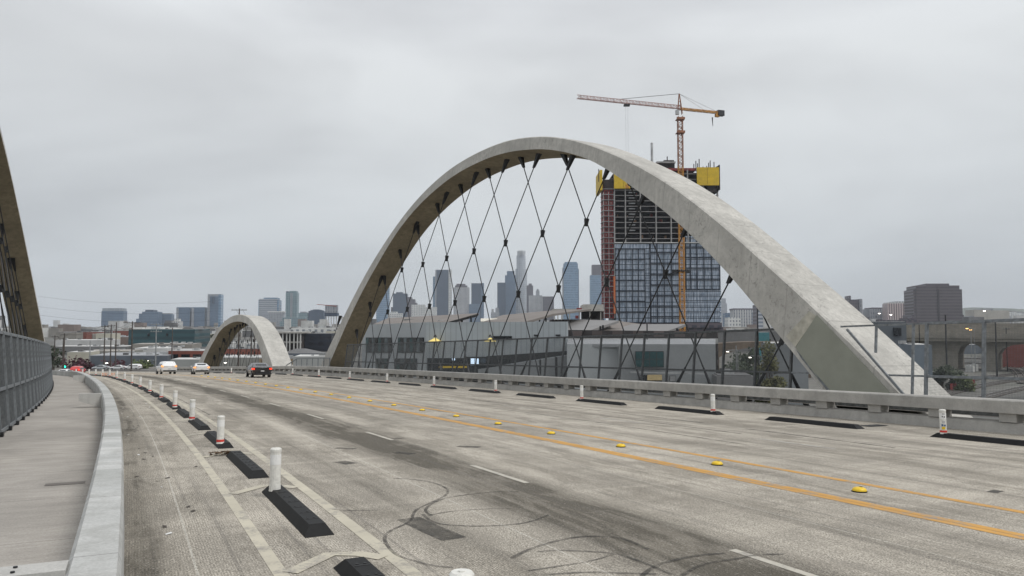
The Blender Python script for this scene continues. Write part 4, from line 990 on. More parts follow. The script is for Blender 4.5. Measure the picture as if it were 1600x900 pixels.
window(wh, 668, 726, 559.5, 600, WC(668) - .2, WC(726) - .2, 5, 1, [GT[1]], nm='loading_opening')
window(wh, 726, 783, 557.5, 600, WC(726) - .3, WC(783) - .3, 5, 1, [GT[1]], nm='loading_opening')
wallq('dark_canopy', 760, 107.5, 893, 103, 556.5, 548, M_dsteel, .4, 574, 553)
wallq('ramp_wall', 747, 107.0, 966, 101, 577, 543.5, plain('ramp_grey', (.27, .285, .29), .7, 0, .08, .3), .4)
window(wh, 776.5, 803.5, 560.5, 567.5, 106.8, 106.2, 3, 1, [GT[1]])
for l, r, t_, b_ in ((706.5, 711, 559.8, 563), (735.5, 741, 560, 570.5), (741.8, 748, 560, 570.5)):
    a, b = at(l, t_, 106.9), at(r, b_, 106.9); mb = MB(); mb.box((a.x, 106.8, b.z), (b.x, 106.9, a.z)); mb.build('lit_screen', MATS.get('screen_light') or emit('screen_light', (.62, .80, 1), 1.0), wh)
a, b = at(686, 572, 106.5), at(730, 575, 106.5); mb = MB(); mb.box((a.x, 106.4, b.z), (b.x, 106.6, a.z)); mb.build('yellow_beam', M_ydk, wh)
for x, w_, t_ in ((868, 3, 558), (891, 2.4, 553), (912, 3, 549.5), (936.5, 6, 544), (961, 2.6, 540.5), (843, 2.6, 562)):   # tall louvred slits
    a, b = at(x, t_, 100.6), at(x + w_, 592, 100.6); mb = MB(); mb.box((a.x, 100.4, b.z), (b.x, 100.6 + (x < 950) * 1.5, a.z))
    sl = mb.build('louvre', M_dsteel, wh)
    if w_ == 6:
        z_ = b.z
        while z_ < a.z: q = MB(); q.box((a.x - .02, 100.3, z_), (b.x + .02, 100.4, z_ + .22)); q.build('slat', M_unit, sl); z_ += .5
# second warehouse with window and door, right of the first
w2 = thing('warehouse', 'grey flat-fronted warehouse with green window and tilted grey roofs, left of the trees', 'warehouse', (at(1020, 500, 100).x, 100, 0))
wallq('wall', 886, 100.4, 966.5, 100.2, 537.5, 537.5, M_smooth, .5, par=w2); wallq('wall', 966.5, 98.0, 1118, 96, 537.8, 537.8, plain('mid_grey_cladding', (.285, .30, .305), .65, .1, .06, .2), .5, par=w2)
slab('roof_deck', [(886, 537.6, 101), (1118, 537.9, 97), (1118, 529.5, 112), (886, 530, 116)], .4, W_('grey_roof', (.30, .31, .32)), w2)
wallq('parapet', 886, 116, 1122, 112, 528.5, 529, M_roofl, .5, 537, 537, w2)
wallq('dark_storey', 886, 118, 1122, 114, 515.5, 518, facade('dark_storey', (.045, .04, .04), (.10, .08, .075), 2.2, 2.6, .5, .4), .5, par=w2)
slab('roof', [(886, 516.8, 119), (920, 516.8, 119), (967, 500.8, 130), (886, 499, 150)], .4, M_groof, w2)
slab('roof', [(960, 522, 117), (1037, 519.3, 117), (1072.5, 506.2, 128), (966, 506.5, 150)], .4, M_groof, w2)
slab('roof', [(918, 518.5, 119.5), (964, 520, 119), (1000, 506, 150), (967, 501.5, 140)], .3, M_broof, w2)
for x, y0_ in ((942, 508), (938, 509.5), (1058, 513), (1046, 517)): a = at(x, y0_, 120); mb = MB(); mb.bar((a.x, 120, a.z - 4), a, .3, .3, (0, 1, 0)); mb.build('strut', M_dsteel, w2)
window(w2, 992.5, 1037, 548.8, 573.5, 97.2, 96.8, 4, 2, [GT[0]], .1)
window(w2, 1046, 1056, 587, 596, 96.4, 96.3, 1, 1, [M_unit], .1, 'door')
a, b = at(1011, 585.5, 96.6), at(1034, 594, 96.6); mb = MB(); mb.box((a.x, 96.4, b.z), (b.x, 96.5, a.z)); mb.build('plywood_hatch', plain('cream_board', (.62, .48, .24)), w2)
window(w2, 998, 1034, 586, 600, 96.9, 96.8, 4, 1, [GT[1]], .1, 'opening')
wallq('canopy', 985, 95.5, 1105, 94.5, 580.5, 583.5, M_unit, .3, 582.5, 585.5, w2)
# concrete frame behind the roofs
pf = thing('frame_building', 'unfinished concrete parking frame between the roofs and the red hoist', 'building', (at(905, 500, 300).x, 300, 0))
mb = MB(); fbox(mb, 864, 944, 482.5, 300, 30, at(870, 486, 300).z); mb.build('roof_slab', M_rail, pf)
mb = MB(); fbox(mb, 911, 943, 475.5, 301, 25, at(911, 483, 300).z); mb.build('upper_block', M_rail, pf)
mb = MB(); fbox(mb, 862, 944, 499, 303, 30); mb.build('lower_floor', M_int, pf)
for x in (866, 871, 877, 889.5, 905, 921, 938): mb = MB(); fbox(mb, x, x + 1.4, 486, 300.5, 1.5, at(x, 500, 300).z); mb.build('column', M_rail, pf)
mb = MB(); fbox(mb, 911, 943, 487, 308, 18, at(920, 498, 300).z); mb.build('core', M_int, pf)
for l, r, t_, b_ in ((901, 909, 481, 486.5), (899, 904, 493, 498)): mb = MB(); fbox(mb, l, r, t_, 299, 1, at(l, b_, 299).z); mb.build('red_formwork', M_hoist, pf)

# ---- left mid-ground
def low(label, l, r, top, D, dd, wall, roof=M_roofl, units=0, win=None, name='industrial_building', group=None, seed=1):
    c = at((l + r) / 2, 500, D); t_ = thing(name, label, 'building', (c.x, D, 0), group)
    mb = MB(); z1 = fbox(mb, l, r, top + .0, D, dd); mb.build('wall', wall, t_)
    a, b = at(l, top, D), at(r, top, D); k_ = dd * .5 / D
    mb = MB(); e_ = .25; mb.hexa([(a.x + e_, D + e_, z1 + .02), (b.x - e_, D + e_, z1 + .02), (b.x + dd * b.x / D * .5 - e_, D + dd - e_, z1 + .02), (a.x + dd * a.x / D * .5 + e_, D + dd - e_, z1 + .02)],
                             [(a.x + e_, D + e_, z1 + .12), (b.x - e_, D + e_, z1 + .12), (b.x + dd * b.x / D * .5 - e_, D + dd - e_, z1 + .12), (a.x + dd * a.x / D * .5 + e_, D + dd - e_, z1 + .12)]); mb.build('roof', roof, t_)
    rr = random.Random(seed + int(l * 7))
    for i in range(units):
        x = rr.uniform(a.x + 1, b.x - 2); y = D + rr.uniform(2, dd - 3); s_ = rr.uniform(.7, 2.0) * max(.6, D / 500)
        mb = MB(); mb.box((x, y, z1 + .1), (x + s_ * 1.4, y + s_, z1 + .1 + s_ * .7)); mb.build('roof_unit', M_unit if i % 3 else M_roofd, t_)
    if win:
        n_, y0_, y1_, f = win
        for i in range(n_):
            l0 = l + (r - l) * (i + .5 - f / 2) / n_; r0 = l + (r - l) * (i + .5 + f / 2) / n_
            p, q = at(l0, y0_, D), at(r0, y1_, D); mb = MB(); mb.box((p.x, D - .12, q.z), (q.x, D + .1, p.z)); mb.build('window', M_glassd, t_)
    return t_
teal = low('long dark teal office block with roof plant, below the blue towers', 201, 304.5, 514.5, 420, 45, facade('teal_block', (.035, .085, .098), (.022, .055, .066), 3.4, 60, 1.1, .5, .3), M_roofl, 16)
for l, r, t_ in ((206, 222, 511.5), (228, 260, 510.5), (264, 284, 512)): mb = MB(); fbox(mb, l, r, t_, 432, 8, 12); mb.build('roof_plant', g7 if l < 250 else M_roofl, teal)
mb = MB(); a = at(294, 511, 424); mb.hexa([(a.x - 4, 424, 12.5), (a.x + 4, 424, 12.5), (a.x + 4, 440, 12.5), (a.x - 4, 440, 12.5)], [(a.x - 2, 424, a.z), (a.x + 1, 424, a.z), (a.x + 1, 440, a.z), (a.x - 2, 440, a.z)]); mb.build('dark_gable', M_roofd, teal)
for x in (232, 261): mb = MB(); fbox(mb, x - 1.6, x + 1.6, 521, 419.5, 1, at(x, 525, 420).z); mb.build('window', M_glassd, teal)
low('wide dark blue-grey shed left of the teal block', 107, 155, 518.5, 900, 50, W_('blue_grey_wall', (.10, .12, .15)), M_roofd, 4)
low('long slate-grey warehouse behind the parked cars and bushes', 139, 262, 556, 232, 26, W_('slate_wall', (.12, .14, .165)), W_('grey_roof', (.30, .31, .32)), 14)
low('pale cream office beside the traffic lights', 105, 139, 550.5, 262, 14, W_('cream_wall', (.48, .46, .38)), M_roofl, 3)
low('grey-green flat building behind the cream office', 128, 203, 549, 300, 22, W_('olive_grey_wall', (.24, .24, .22)), W_('tan_roof', (.30, .28, .25)), 8)
low('red brick building left of the small arch', 263, 335, 548.5, 240, 22, W_('brick_wall', (.20, .065, .045)), W_('pale_grey_roof', (.40, .40, .39)), 6, (4, 553.5, 560, .72))
low('pale concrete yard building in front of the red brick one', 266, 318, 562, 196, 10, W_('pale_concrete_wall', (.34, .35, .34)), M_roofl, 2)
low('white-roofed shed with roof fans below the teal block', 208, 262, 544.5, 330, 30, W_('white_wall', (.5, .5, .49)), M_roofl, 9)
low('tan warehouse under the teal block', 205, 300, 538, 370, 24, W_('tan_wall', (.25, .235, .21)), W_('tan_roof', (.30, .28, .25)), 12)
low('long low white warehouse behind the left poles', 86, 172, 531.5, 480, 26, W_('white_wall', (.5, .5, .49)), M_roofl, 10)
low('brownish warehouse with dark roof left of the teal block', 150, 203, 526.5, 560, 30, W_('brown_wall', (.19, .15, .13)), W_('grey_roof', (.30, .31, .32)), 6)
low('low grey shed with long dark eaves behind the left poles', 84, 198, 541.5, 372, 20, W_('dim_grey_wall', (.17, .17, .17)), M_roofl, 10)
low('white building with pink edge left of the teal block', 166, 203, 521, 740, 30, g7, M_roofl, 4)
low('grey apartment rows right of the teal block', 306, 350, 517, 640, 30, g7, M_roofd, 5)
low('white sheds seen under the small arch', 330, 440, 535.5, 430, 22, g7, M_roofl, 14)
low('red sheds seen under the small arch', 335, 432, 545.5, 330, 16, W_('brick_wall', (.2, .065, .045)), M_roofd, 8)
low('grey depot wall at the base of the small arch', 322, 432, 559, 225, 20, W_('olive_grey_wall', (.24, .24, .22)), M_roofl, 6)
low('dark navy building wrapped in netting right of the small arch', 469, 518, 521.5, 420, 30, facade('navy_net', (.02, .026, .04), (.012, .014, .022), 3.5, 5, .6, .5), M_roofd, 5)
low('white low factory behind the navy building', 455, 517, 512.5, 720, 40, g7, M_roofl, 14)
pk = thing('parking_structure', 'open concrete parking structure with pale columns right of the small arch', 'building', (at(453, 500, 400).x, 400, 0))
mb = MB(); fbox(mb, 436, 472, 518.5, 400, 30, at(440, 521, 400).z); mb.build('roof_slab', M_rail, pk)
mb = MB(); fbox(mb, 436, 470, 521, 406, 24); mb.build('inner_wall', M_int, pk)
for x in (441, 447, 452, 458.5, 464, 468.5): mb = MB(); fbox(mb, x, x + 1.7, 521, 400.5, 1.5); mb.build('column', M_roofl, pk)
mb = MB(); fbox(mb, 436, 470, 533.5, 401, 3, at(440, 536, 400).z); mb.build('ramp_slab', M_rail, pk)
hr = thing('shed', 'dark hip-roofed shed between the small arch and the big arch foot', 'shed', (at(475, 500, 215).x, 215, 0))
a, b, c, d = at(440, 552, 212), at(513, 552.5, 212), at(505, 550, 240), at(446, 550, 240); t0_, t1_ = at(463, 544.5, 224), at(478, 544.5, 226)
mb = MB(); mb.add([tuple(a), tuple(b), tuple(c), tuple(d), tuple(t0_), tuple(t1_)], [(0, 1, 5, 4), (1, 2, 5), (2, 3, 4, 5), (3, 0, 4)]); mb.build('roof', M_roofd, hr)
mb = MB(); mb.hexa([(p.x, p.y, 0) for p in (a, b, c, d)], [tuple(p - Vector((0, 0, .02))) for p in (a, b, c, d)]); mb.build('wall', W_('slate_wall', (.12, .14, .165)), hr)
low('pale wall building at the foot of the big arch', 458, 520, 557.5, 190, 12, W_('pale_concrete_wall', (.34, .35, .34)), M_roofl, 4)
low('ochre store seen through the fence right of the big arch foot', 405, 470, 561, 205, 10, W_('ochre_wall', (.26, .20, .13)), M_roofd, 3)
# right midground
dkb = low('dark grey two-storey building with one window right of the big arch', 1372, 1416, 503, 190, 22, W_('dark_grey_wall', (.10, .115, .13)), W_('pale_grey_roof', (.40, .40, .39)), 6)
window(dkb, 1396.5, 1408, 512, 524.5, 189.8, 189.8, 2, 1, [GT[1]])
low('blue-grey shed under the far viaduct', 1424, 1456, 539, 172, 12, W_('blue_shed_wall', (.14, .17, .20)), M_roofl, 2)
low('grey shed with pale roof between the tree and the arch leg', 1206, 1262, 537.5, 112, 10, W_('mid_shed_wall', (.19, .205, .215)), M_roofl, 1)
low('small teal-blue hut behind the tree', 1186, 1202, 519.5, 300, 10, W_('teal_wall', (.05, .22, .25)), M_roofl)
low('long yard building behind the tree', 1122, 1240, 518, 420, 30, W_('dim_grey_wall', (.17, .17, .17)), M_roofd, 14)
low('low dark depot in the yard right of the warehouse', 1120, 1178, 588, 92, 8, W_('dim_grey_wall', (.17, .17, .17)), M_roofd, 4)
low('rusty container workshop beyond the track curve', 1565, 1640, 537, 262, 12, W_('rust_wall', (.17, .04, .03)), M_roofd, 3)

# filler: blocks that only show as roofs among roofs
rr = random.Random(21)
wmats = [W_('white_wall', (.5, .5, .49)), W_('tan_wall', (.25, .235, .21)), W_('slate_wall', (.12, .14, .165)), W_('olive_grey_wall', (.24, .24, .22)), W_('brick_wall', (.2, .065, .045)), W_('cream_wall', (.48, .46, .38))]
wname = ['white', 'tan', 'slate', 'olive-grey', 'brick-red', 'cream']
rmats = [M_roofl, M_roofd, W_('grey_roof', (.30, .31, .32)), W_('pale_grey_roof', (.40, .40, .39))]
ORD2 = ORD[1:] + ['twenty-ninth', 'thirtieth', 'thirty-first', 'thirty-second', 'thirty-third', 'thirty-fourth', 'thirty-fifth']
ORD2 = ['first'] + ORD2
zones = (('left of the small arch', 84, 330, 520, 860, 34), ('between the two arches', 436, 520, 520, 860, 12), ('right of the half-built tower', 1124, 1250, 480, 860, 14), ('behind the far viaduct', 1350, 1640, 330, 860, 26))
for zn, l, r, d0, d1, n_ in zones:
    for i in range(n_):
        D_ = d0 + (d1 - d0) * ((i + rr.random()) / n_); k = rr.randrange(6); wpx = rr.uniform(14, 40) * 500 / D_; x = rr.uniform(l, r - wpx * .5)
        h = rr.uniform(4, 10); top = 508 + (CH - h) * F / D_
        low(f'low {wname[k]} flat-roofed building, {ORD2[i]} back among the roofs {zn}', x, x + wpx, top, D_, rr.uniform(10, 26), wmats[k], rmats[rr.randrange(4)], rr.randrange(4), group=f'{wname[k]} roofs {zn}', seed=i)
mb = MB()
for i in range(2600):
    D_ = rr.uniform(880, 2700); x = rr.uniform(-1.05, 1.05) * D_ * .78; s_ = rr.uniform(8, 26); h = rr.uniform(4, 12) * (1 + (rr.random() < .06) * 1.5)
    mb.box((x, D_, 0), (x + s_, D_ + s_ * .7, h), mi=rr.randrange(5))
tag(mb.build('distant_rooftops', [M_roofl, M_roofd, W_('tan_wall', (.25, .235, .21)), W_('white_wall', (.5, .5, .49)), W_('brown_wall', (.19, .15, .13))], stuff=True), 'mass of distant low rooftops spreading to the skyline', 'rooftops', kind='stuff')

# ---- far concrete viaduct with arches
fv = thing('concrete_viaduct', 'old beige concrete viaduct with arched spans crossing the rail yard on the right', 'viaduct', (at(1500, 500, 250).x, 250, 0))
M_via = concrete('viaduct_concrete', .30, tone=(1, .93, .80), blot=.5, dark=.7)
def VP(px): D_ = 232 + (1640 - px) * .13; q = at(px, 508, D_); return Vector((q.x, D_, 0))
segs = [1640, 1598, 1557, 1535, 1495, 1438, 1400, 1345, 1290, 1240, 1182, 1128]
P0, P1 = VP(1680), VP(1110)
dV = (P1 - P0).normalized(); nV = Vector((dV.y, -dV.x, 0)); nV = nV if nV.y > 0 else -nV
def vbox(nm, x0, x1, z0, z1, o0, o1, mat=M_via):
    a, b = VP(x0), VP(x1); mb = MB(); mb.hexa([a + nV * o0 + Vector((0, 0, z0)), b + nV * o0 + Vector((0, 0, z0)), b + nV * o1 + Vector((0, 0, z0)), a + nV * o1 + Vector((0, 0, z0))],
                                              [a + nV * o0 + Vector((0, 0, z1)), b + nV * o0 + Vector((0, 0, z1)), b + nV * o1 + Vector((0, 0, z1)), a + nV * o1 + Vector((0, 0, z1))]); return mb.build(nm, mat, fv)
vbox('far_parapet', 1690, 1250, 12.0, 15.6, 14, 14.6); vbox('deck', 1690, 1250, 9.6, 11.0, 0, 15); vbox('near_parapet', 1690, 1250, 11.0, 12.2, -.3, .1)
vbox('cornice', 1690, 1250, 10.6, 10.95, -.6, 0)
piers = [(1700, 1640), (1557, 1535), (1495, 1440), (1380, 1365), (1300, 1285)]
for a_, b_ in piers: vbox('pier', a_, b_, -.2, 9.6, .5, 14)
for (a0, a1), (b0, b1) in zip(piers[:-1], piers[1:]):
    x0, x1 = a1, b0; n_ = 12; A_, B_ = VP(x0), VP(x1); vs = []
    for i in range(n_ + 1):
        f = i / n_; p = A_ + (B_ - A_) * f; z = 5.2 + 3.6 * sqrt(max(0, 1 - (2 * f - 1) ** 2))
        for o in (.6, 13.8):
            vs += [p + nV * o + Vector((0, 0, z)), p + nV * o + Vector((0, 0, 9.6))]
    mb = MB(); mb.add(vs, [q for i in range(n_) for q in ((4 * i, 4 * i + 4, 4 * i + 5, 4 * i + 1), (4 * i + 2, 4 * i + 3, 4 * i + 7, 4 * i + 6), (4 * i, 4 * i + 2, 4 * i + 6, 4 * i + 4))]); mb.build('arch_span', M_via, fv)

ob = thing('road_bridge', 'low brown arched road bridge in the dark yard behind the fence', 'bridge', (at(1160, 500, 210).x, 210, 0))
M_obr = plain('brown_concrete', (.15, .115, .085), .85, 0, .2, .3)
mb = MB(); n_ = 14; vs = []
for i in range(n_ + 1):
    x = 1112 + (1262 - 1112) * i / n_; f = (i / n_ - .5) * 2; p = at(x, 508, 210 + i * .8)
    for o in (0, 7):
        zt__ = at(1160, 534.5 + 3.5 * f * f, 210).z; vs += [Vector((p.x, p.y + o, zt__ - 1.6 - 3.2 * abs(f) ** 2.2)), Vector((p.x, p.y + o, zt__))]
mb.add(vs, [q for i in range(n_) for q in ((4 * i, 4 * i + 4, 4 * i + 5, 4 * i + 1), (4 * i + 2, 4 * i + 3, 4 * i + 7, 4 * i + 6), (4 * i, 4 * i + 2, 4 * i + 6, 4 * i + 4), (4 * i + 1, 4 * i + 5, 4 * i + 7, 4 * i + 3))]); mb.build('arch_span', M_obr, ob)
for x in (1116, 1258): mb = MB(); p = at(x, 508, 212); mb.box((p.x - 1, 211, 0), (p.x + 1, 216, 8)); mb.build('pier', M_obr, ob)
# ---- rail yard
rail_m = plain('rail_steel', (.30, .29, .28), .3, .8, .2, 1); sl_m = plain('ballast', (.095, .085, .075), .95, 0, .4, 1.5)
def track(label, pts, group='tracks in the rail yard'):
    P = [gp(*p) for p in pts]; Q = []
    for i in range(len(P) - 1):
        p0, p1, p2, p3 = P[max(i - 1, 0)], P[i], P[i + 1], P[min(i + 2, len(P) - 1)]
        for k in range(8):
            u_ = k / 8; Q.append(.5 * ((2 * p1) + (p2 - p0) * u_ + (2 * p0 - 5 * p1 + 4 * p2 - p3) * u_ * u_ + (3 * p1 - p0 - 3 * p2 + p3) * u_ ** 3))
    Q.append(P[-1]); t_ = thing('railway_track', label, 'railway track', tuple(Q[0]), group)
    def off(o, z0, z1, hw, nm, mt):
        mb = MB(); vs = []
        for i, q in enumerate(Q):
            d = (Q[min(i + 1, len(Q) - 1)] - Q[max(i - 1, 0)]).normalized(); nn = Vector((-d.y, d.x, 0))
            for a_, z_ in ((o - hw, z0), (o - hw, z1), (o + hw, z1), (o + hw, z0)): vs.append(q + nn * a_ + Vector((0, 0, z_)))
        mb.add(vs, [(4 * i + j, 4 * i + 4 + j, 4 * i + 5 + j, 4 * i + 1 + j) for i in range(len(Q) - 1) for j in range(3)]); mb.build(nm, mt, t_)
    off(0, .0, .22, 1.5, 'ballast_bed', sl_m); off(-.72, .2, .42, .09, 'rail', rail_m); off(.72, .2, .42, .09, 'rail', rail_m)
track('farthest curving track under the viaduct arch', [(1440, 566), (1500, 561), (1545, 562), (1580, 567), (1600, 573), (1625, 590)])
track('curving track with bright rails in the right yard', [(1445, 574), (1500, 568), (1550, 570), (1580, 576), (1593, 585), (1600, 600)])
track('nearest straight track crossing low at the right edge', [(1470, 618), (1520, 606), (1570, 597), (1640, 588)])
track('second straight track low at the right edge', [(1500, 632), (1560, 616), (1600, 607), (1660, 597)])
track('track just behind the red fence', [(1440, 606), (1500, 597), (1560, 588), (1640, 580)])
mb = MB(); a, b = gp(1487, 612), gp(1522, 605)
rf = thing('red_fence', 'dark red slatted fence beside the tracks, low right of the arch', 'fence', tuple((a + b) / 2))
for i in range(11):
    p = a + (b - a) * (i / 10); mb = MB(); mb.box((p.x - .25, p.y, 0), (p.x + .25, p.y + .1, 1.8)); mb.build('slat', W_('red_fence_paint', (.20, .03, .03)), rf)
for k_, (px, py, w_, h_) in enumerate(((1516, 581, 2.6, 1.9), (1523, 580, 2.0, 2.3), (1548, 579, 1.8, 1.3))):
    p = gp(px, py); t_ = thing('storage_tank', ['squat white storage tank by the curving tracks', 'taller white storage tank by the curving tracks', 'small white equipment box by the curving tracks'][k_], 'tank', tuple(p))
    mb = MB()
    if k_ < 2: mb.tube(p, p + Vector((0, 0, h_)), w_ * .5, 14)
    else: mb.box((p.x - w_ / 2, p.y, 0), (p.x + w_ / 2, p.y + 1.4, h_))
    mb.build('body', M_roofl, t_); mb = MB(); mb.tube(p + Vector((0, .3, h_)), p + Vector((0, .3, h_ + .3)), w_ * .2, 10); mb.build('lid', M_unit, t_)

# ---- trees
def leafmat(n_, c):
    if n_ in MATS: return MATS[n_]
    m = N(n_); v = m.noise(m.co('Object', (.9, .9, .9)), 1.0, 3, .6); m.col(m.ramp(v, (.35, tuple(x * .5 for x in c)), (.65, tuple(x * 1.35 for x in c)))).set(rough=.7); MATS[n_] = m.m; return m.m
def tree(label, p, H, W, mat, n_=420, seed=1, name='tree', trunk=.35, cat='tree', nc=None):
    rr = random.Random(seed); t_ = thing(name, label, cat, tuple(p)); p = Vector(p)
    tk = MB(); th_ = H * trunk; tk.tube(p, p + Vector((0, 0, th_)), W * .05 + .05, 7, W * .035 + .03)
    cl = []
    for i in range(nc or 7 + int(W)):
        a = rr.uniform(0, 6.28); r = rr.uniform(.1, .75) * W / 2; z = rr.uniform(trunk * .8, .92) * H; q = p + Vector((r * cos(a), r * sin(a), z)); cl.append((q, rr.uniform(.16, .30) * W))
        tk.tube(p + Vector((0, 0, th_ * rr.uniform(.6, 1))), q, W * .018 + .02, 5, .02)
    tk.build('trunk', plain('bark', (.08, .06, .045)), t_)
    cr = MB(); ls = max(.10, W * .055)
    for i in range(n_):
        c, R_ = rr.choice(cl); d = Vector((rr.gauss(0, 1), rr.gauss(0, 1), rr.gauss(0, .8))).normalized() * R_ * rr.uniform(.4, 1.15) ; q = c + d
        u_ = Vector((rr.gauss(0, 1), rr.gauss(0, 1), rr.gauss(0, 1))).normalized(); v = u_.orthogonal().normalized() * ls * rr.uniform(.5, 1.2); u_ = u_ * ls * rr.uniform(.6, 1.5)
        cr.add([q - u_, q - v, q + u_, q + v], [(0, 1, 2, 3)])
    cr.build('crown', mat, t_); return t_
LG = leafmat('leaf_green', (.085, .11, .035)); LD = leafmat('leaf_dark', (.03, .045, .02)); LB = leafmat('leaf_bronze', (.085, .085, .025)); LR = leafmat('leaf_maroon', (.07, .02, .03))
def tz(px, D_): q = at(px, 508, D_); return (q.x, D_, 0)
tree('bushy olive-green tree between the warehouse and the arch leg', tz(1203, 104), 13.0, 3.7, LB, 3600, 2, trunk=.10, nc=34)
tree('narrow dark conifer beside the olive-green tree', tz(1196, 107), 14.2, 1.6, LD, 500, 3, trunk=.15)
for i, (px, D_, H_, W__, mt, lab) in enumerate(((1142, 150, 7.5, 5, LD, 'dark shrub mass left in the yard behind the fence'), (1158, 165, 9, 6, LD, 'dark round tree behind the yard lamp'), (1124, 128, 7, 4, LD, 'green shrub by the warehouse corner'), (1150, 132, 7.5, 6, LD, 'wide dark bush in the middle of the yard'), (1168, 126, 8, 5, LD, 'dark leafy tree left of the olive-green one'), (1136, 122, 5, 5, LD, 'low dark bush under the yard lamp'), (1180, 120, 5, 4, LG, 'small green bush at the foot of the olive-green tree'), (1175, 180, 8, 5, LD, 'dark tree behind the olive-green tree'),
    (1470, 178, 6, 5, LD, 'dark shrub at the viaduct pier'), (1490, 172, 5, 5, LD, 'dark low bush left of the white tanks'), (1505, 168, 3.5, 4, LG, 'small green bush beside the white tanks'), (1596, 285, 6, 6, LG, 'green tree under the far right arch'),
    (345, 520, 14, 4.5, LD, 'tall dark tree by the left shoulder of the small arch'), (334, 500, 9, 6, LD, 'dark tree left of the small arch crown'), (352, 480, 7, 8, LD, 'wide dark tree behind the small arch'),
    (92, 262, 7.5, 6, LD, 'dark green tree at the left behind the traffic lights'), (84, 240, 9, 4, LD, 'tall dark tree at the left end of the fence'),
    (117, 226, 4.5, 6, LR, 'maroon bush beside the traffic light'), (131, 226, 5.5, 6, LR, 'taller maroon and green bush'), (140, 226, 4, 5, LR, 'low maroon hedge bush'), (178, 228, 3.4, 7, LR, 'maroon hedge behind the parked cars'), (190, 228, 3.0, 5, LR, 'dark red hedge end'),
    (215, 222, 4.0, 5, LG, 'green round bush left of the white van'), (228, 222, 4.6, 6, LG, 'larger green bush beside the grey warehouse'), (486, 205, 4.5, 6, LG, 'green bush between the small and big arch'), (505, 200, 4, 5, LD, 'dark bush at the big arch foot'))):
    tree(lab, tz(px, D_), H_, W__, mt, 1300 if D_ < 200 and px > 1100 else 420, 30 + i, name='bush' if 'bush' in lab or 'hedge' in lab or 'shrub' in lab else 'tree', trunk=.12 if H_ < 7 else .2)

# ---- poles, wires, lamps, signals
M_wood = plain('pole_wood', (.075, .06, .05), .85, 0, .3, 1); M_pgrey = plain('pole_grey', (.30, .31, .31), .6, .3, .15, 1)
tops = []
def upole(label, px, ytop, D_, arms=2, mat=M_wood, r=.17, aw=2.4):
    b_ = at(px, ytop, D_); t_ = thing('utility_pole', label, 'utility pole', (b_.x, D_, 0), 'utility poles left of the small arch')
    mb = MB(); mb.tube((b_.x, D_, 0), b_, r * 1.3, 8, r * .8); mb.build('shaft', mat, t_)
    for i in range(arms):
        z_ = b_.z - .5 - i * 2.0; mb = MB(); mb.box((b_.x - aw / 2, D_ - .2, z_), (b_.x + aw / 2, D_ - .02, z_ + .16)); ar = mb.build('crossarm', mat, t_)
        q = MB()
        for f in (-.45, -.2, .2, .45): q.tube((b_.x + aw * f, D_ - .11, z_ + .16), (b_.x + aw * f, D_ - .11, z_ + .42), .06, 6)
        q.build('insulator_row', M_unit, ar)
    if arms: tops.append((b_.x, D_, b_.z - .2))
    return t_
for a in (('slim wooden pole with crossarm at the left behind the traffic lights', 101, 521, 225, 1), ('thin pole left of the traffic lights', 86, 524, 240, 1), ('short pole between the signals', 99, 528, 250, 1),
          ('pale pole left of the grey slab tower', 141, 532, 232, 0, M_pgrey), ('pole in front of the left edge of the slab tower', 164, 508, 222, 1), ('dark pole with crossarm in front of the slab tower', 174, 507, 218, 2), ('tallest dark pole at the right edge of the slab tower', 182, 503.5, 222, 0),
          ('pole with two wide crossarms left of the teal block', 207, 502, 210, 2, M_wood, .19, 5.0), ('pale pole crossing the teal block', 244.5, 505, 212, 2, M_pgrey, .19, 3.2), ('thin dark pole right of the teal block middle', 269.5, 512, 236, 0), ('tall pole with double crossarms standing behind the small arch crown', 374, 482, 200, 2, M_wood, .2, 4.2),
          ('pole between the small arch and the parking frame', 393, 500, 230, 1), ('thin pole seen through the small arch', 398, 515, 232, 0), ('tall dark pole behind the warehouse roofs', 1011, 505, 112, 0, M_dsteel, .12), ('tall thin mast beside the grey shed', 1183.5, 475, 150, 0, M_dsteel, .14), ('slim grey lamp mast in the yard right of the warehouse', 1150, 540, 112, 0, M_pgrey, .1),
          ('dark pole in front of the viaduct pier', 1477, 492, 205, 0, M_dsteel, .2), ('lattice signal mast on the far viaduct', 1555, 500, 214, 1, M_dsteel, .2), ('short pole far right on the viaduct', 1572, 512, 240, 1, M_dsteel, .13), ('pole left of the viaduct pier', 1436, 505, 224, 0, M_dsteel, .14)):
    upole(*a)
wire = MB()
tops.sort()
for (x0, y0, z0), (x1, y1, z1) in zip(tops[:-1], tops[1:]):
    if abs(x1 - x0) > 60 or x0 > 0: continue
    for o in (-.9, .9):
        prev = None
        for k in range(9):
            f = k / 8; p = Vector((x0 + (x1 - x0) * f + o, y0 + (y1 - y0) * f, z0 + (z1 - z0) * f - 1.2 * 4 * f * (1 - f)))
            if prev: wire.tube(prev, p, .03, 4, cap=False)
            prev = p
for y_ in (465, 481, 494):
    a, b = at(60, y_ - 2, 260), at(330, y_ + 6, 240); prev = None
    for k in range(17):
        f = k / 16; p = a + (b - a) * f - Vector((0, 0, 1.5 * 4 * f * (1 - f)))
        if prev: wire.tube(prev, p, .032, 4, cap=False)
        prev = p
tag(wire.build('power_line', M_dsteel), 'thin power lines strung between the utility poles on the left', 'power line')
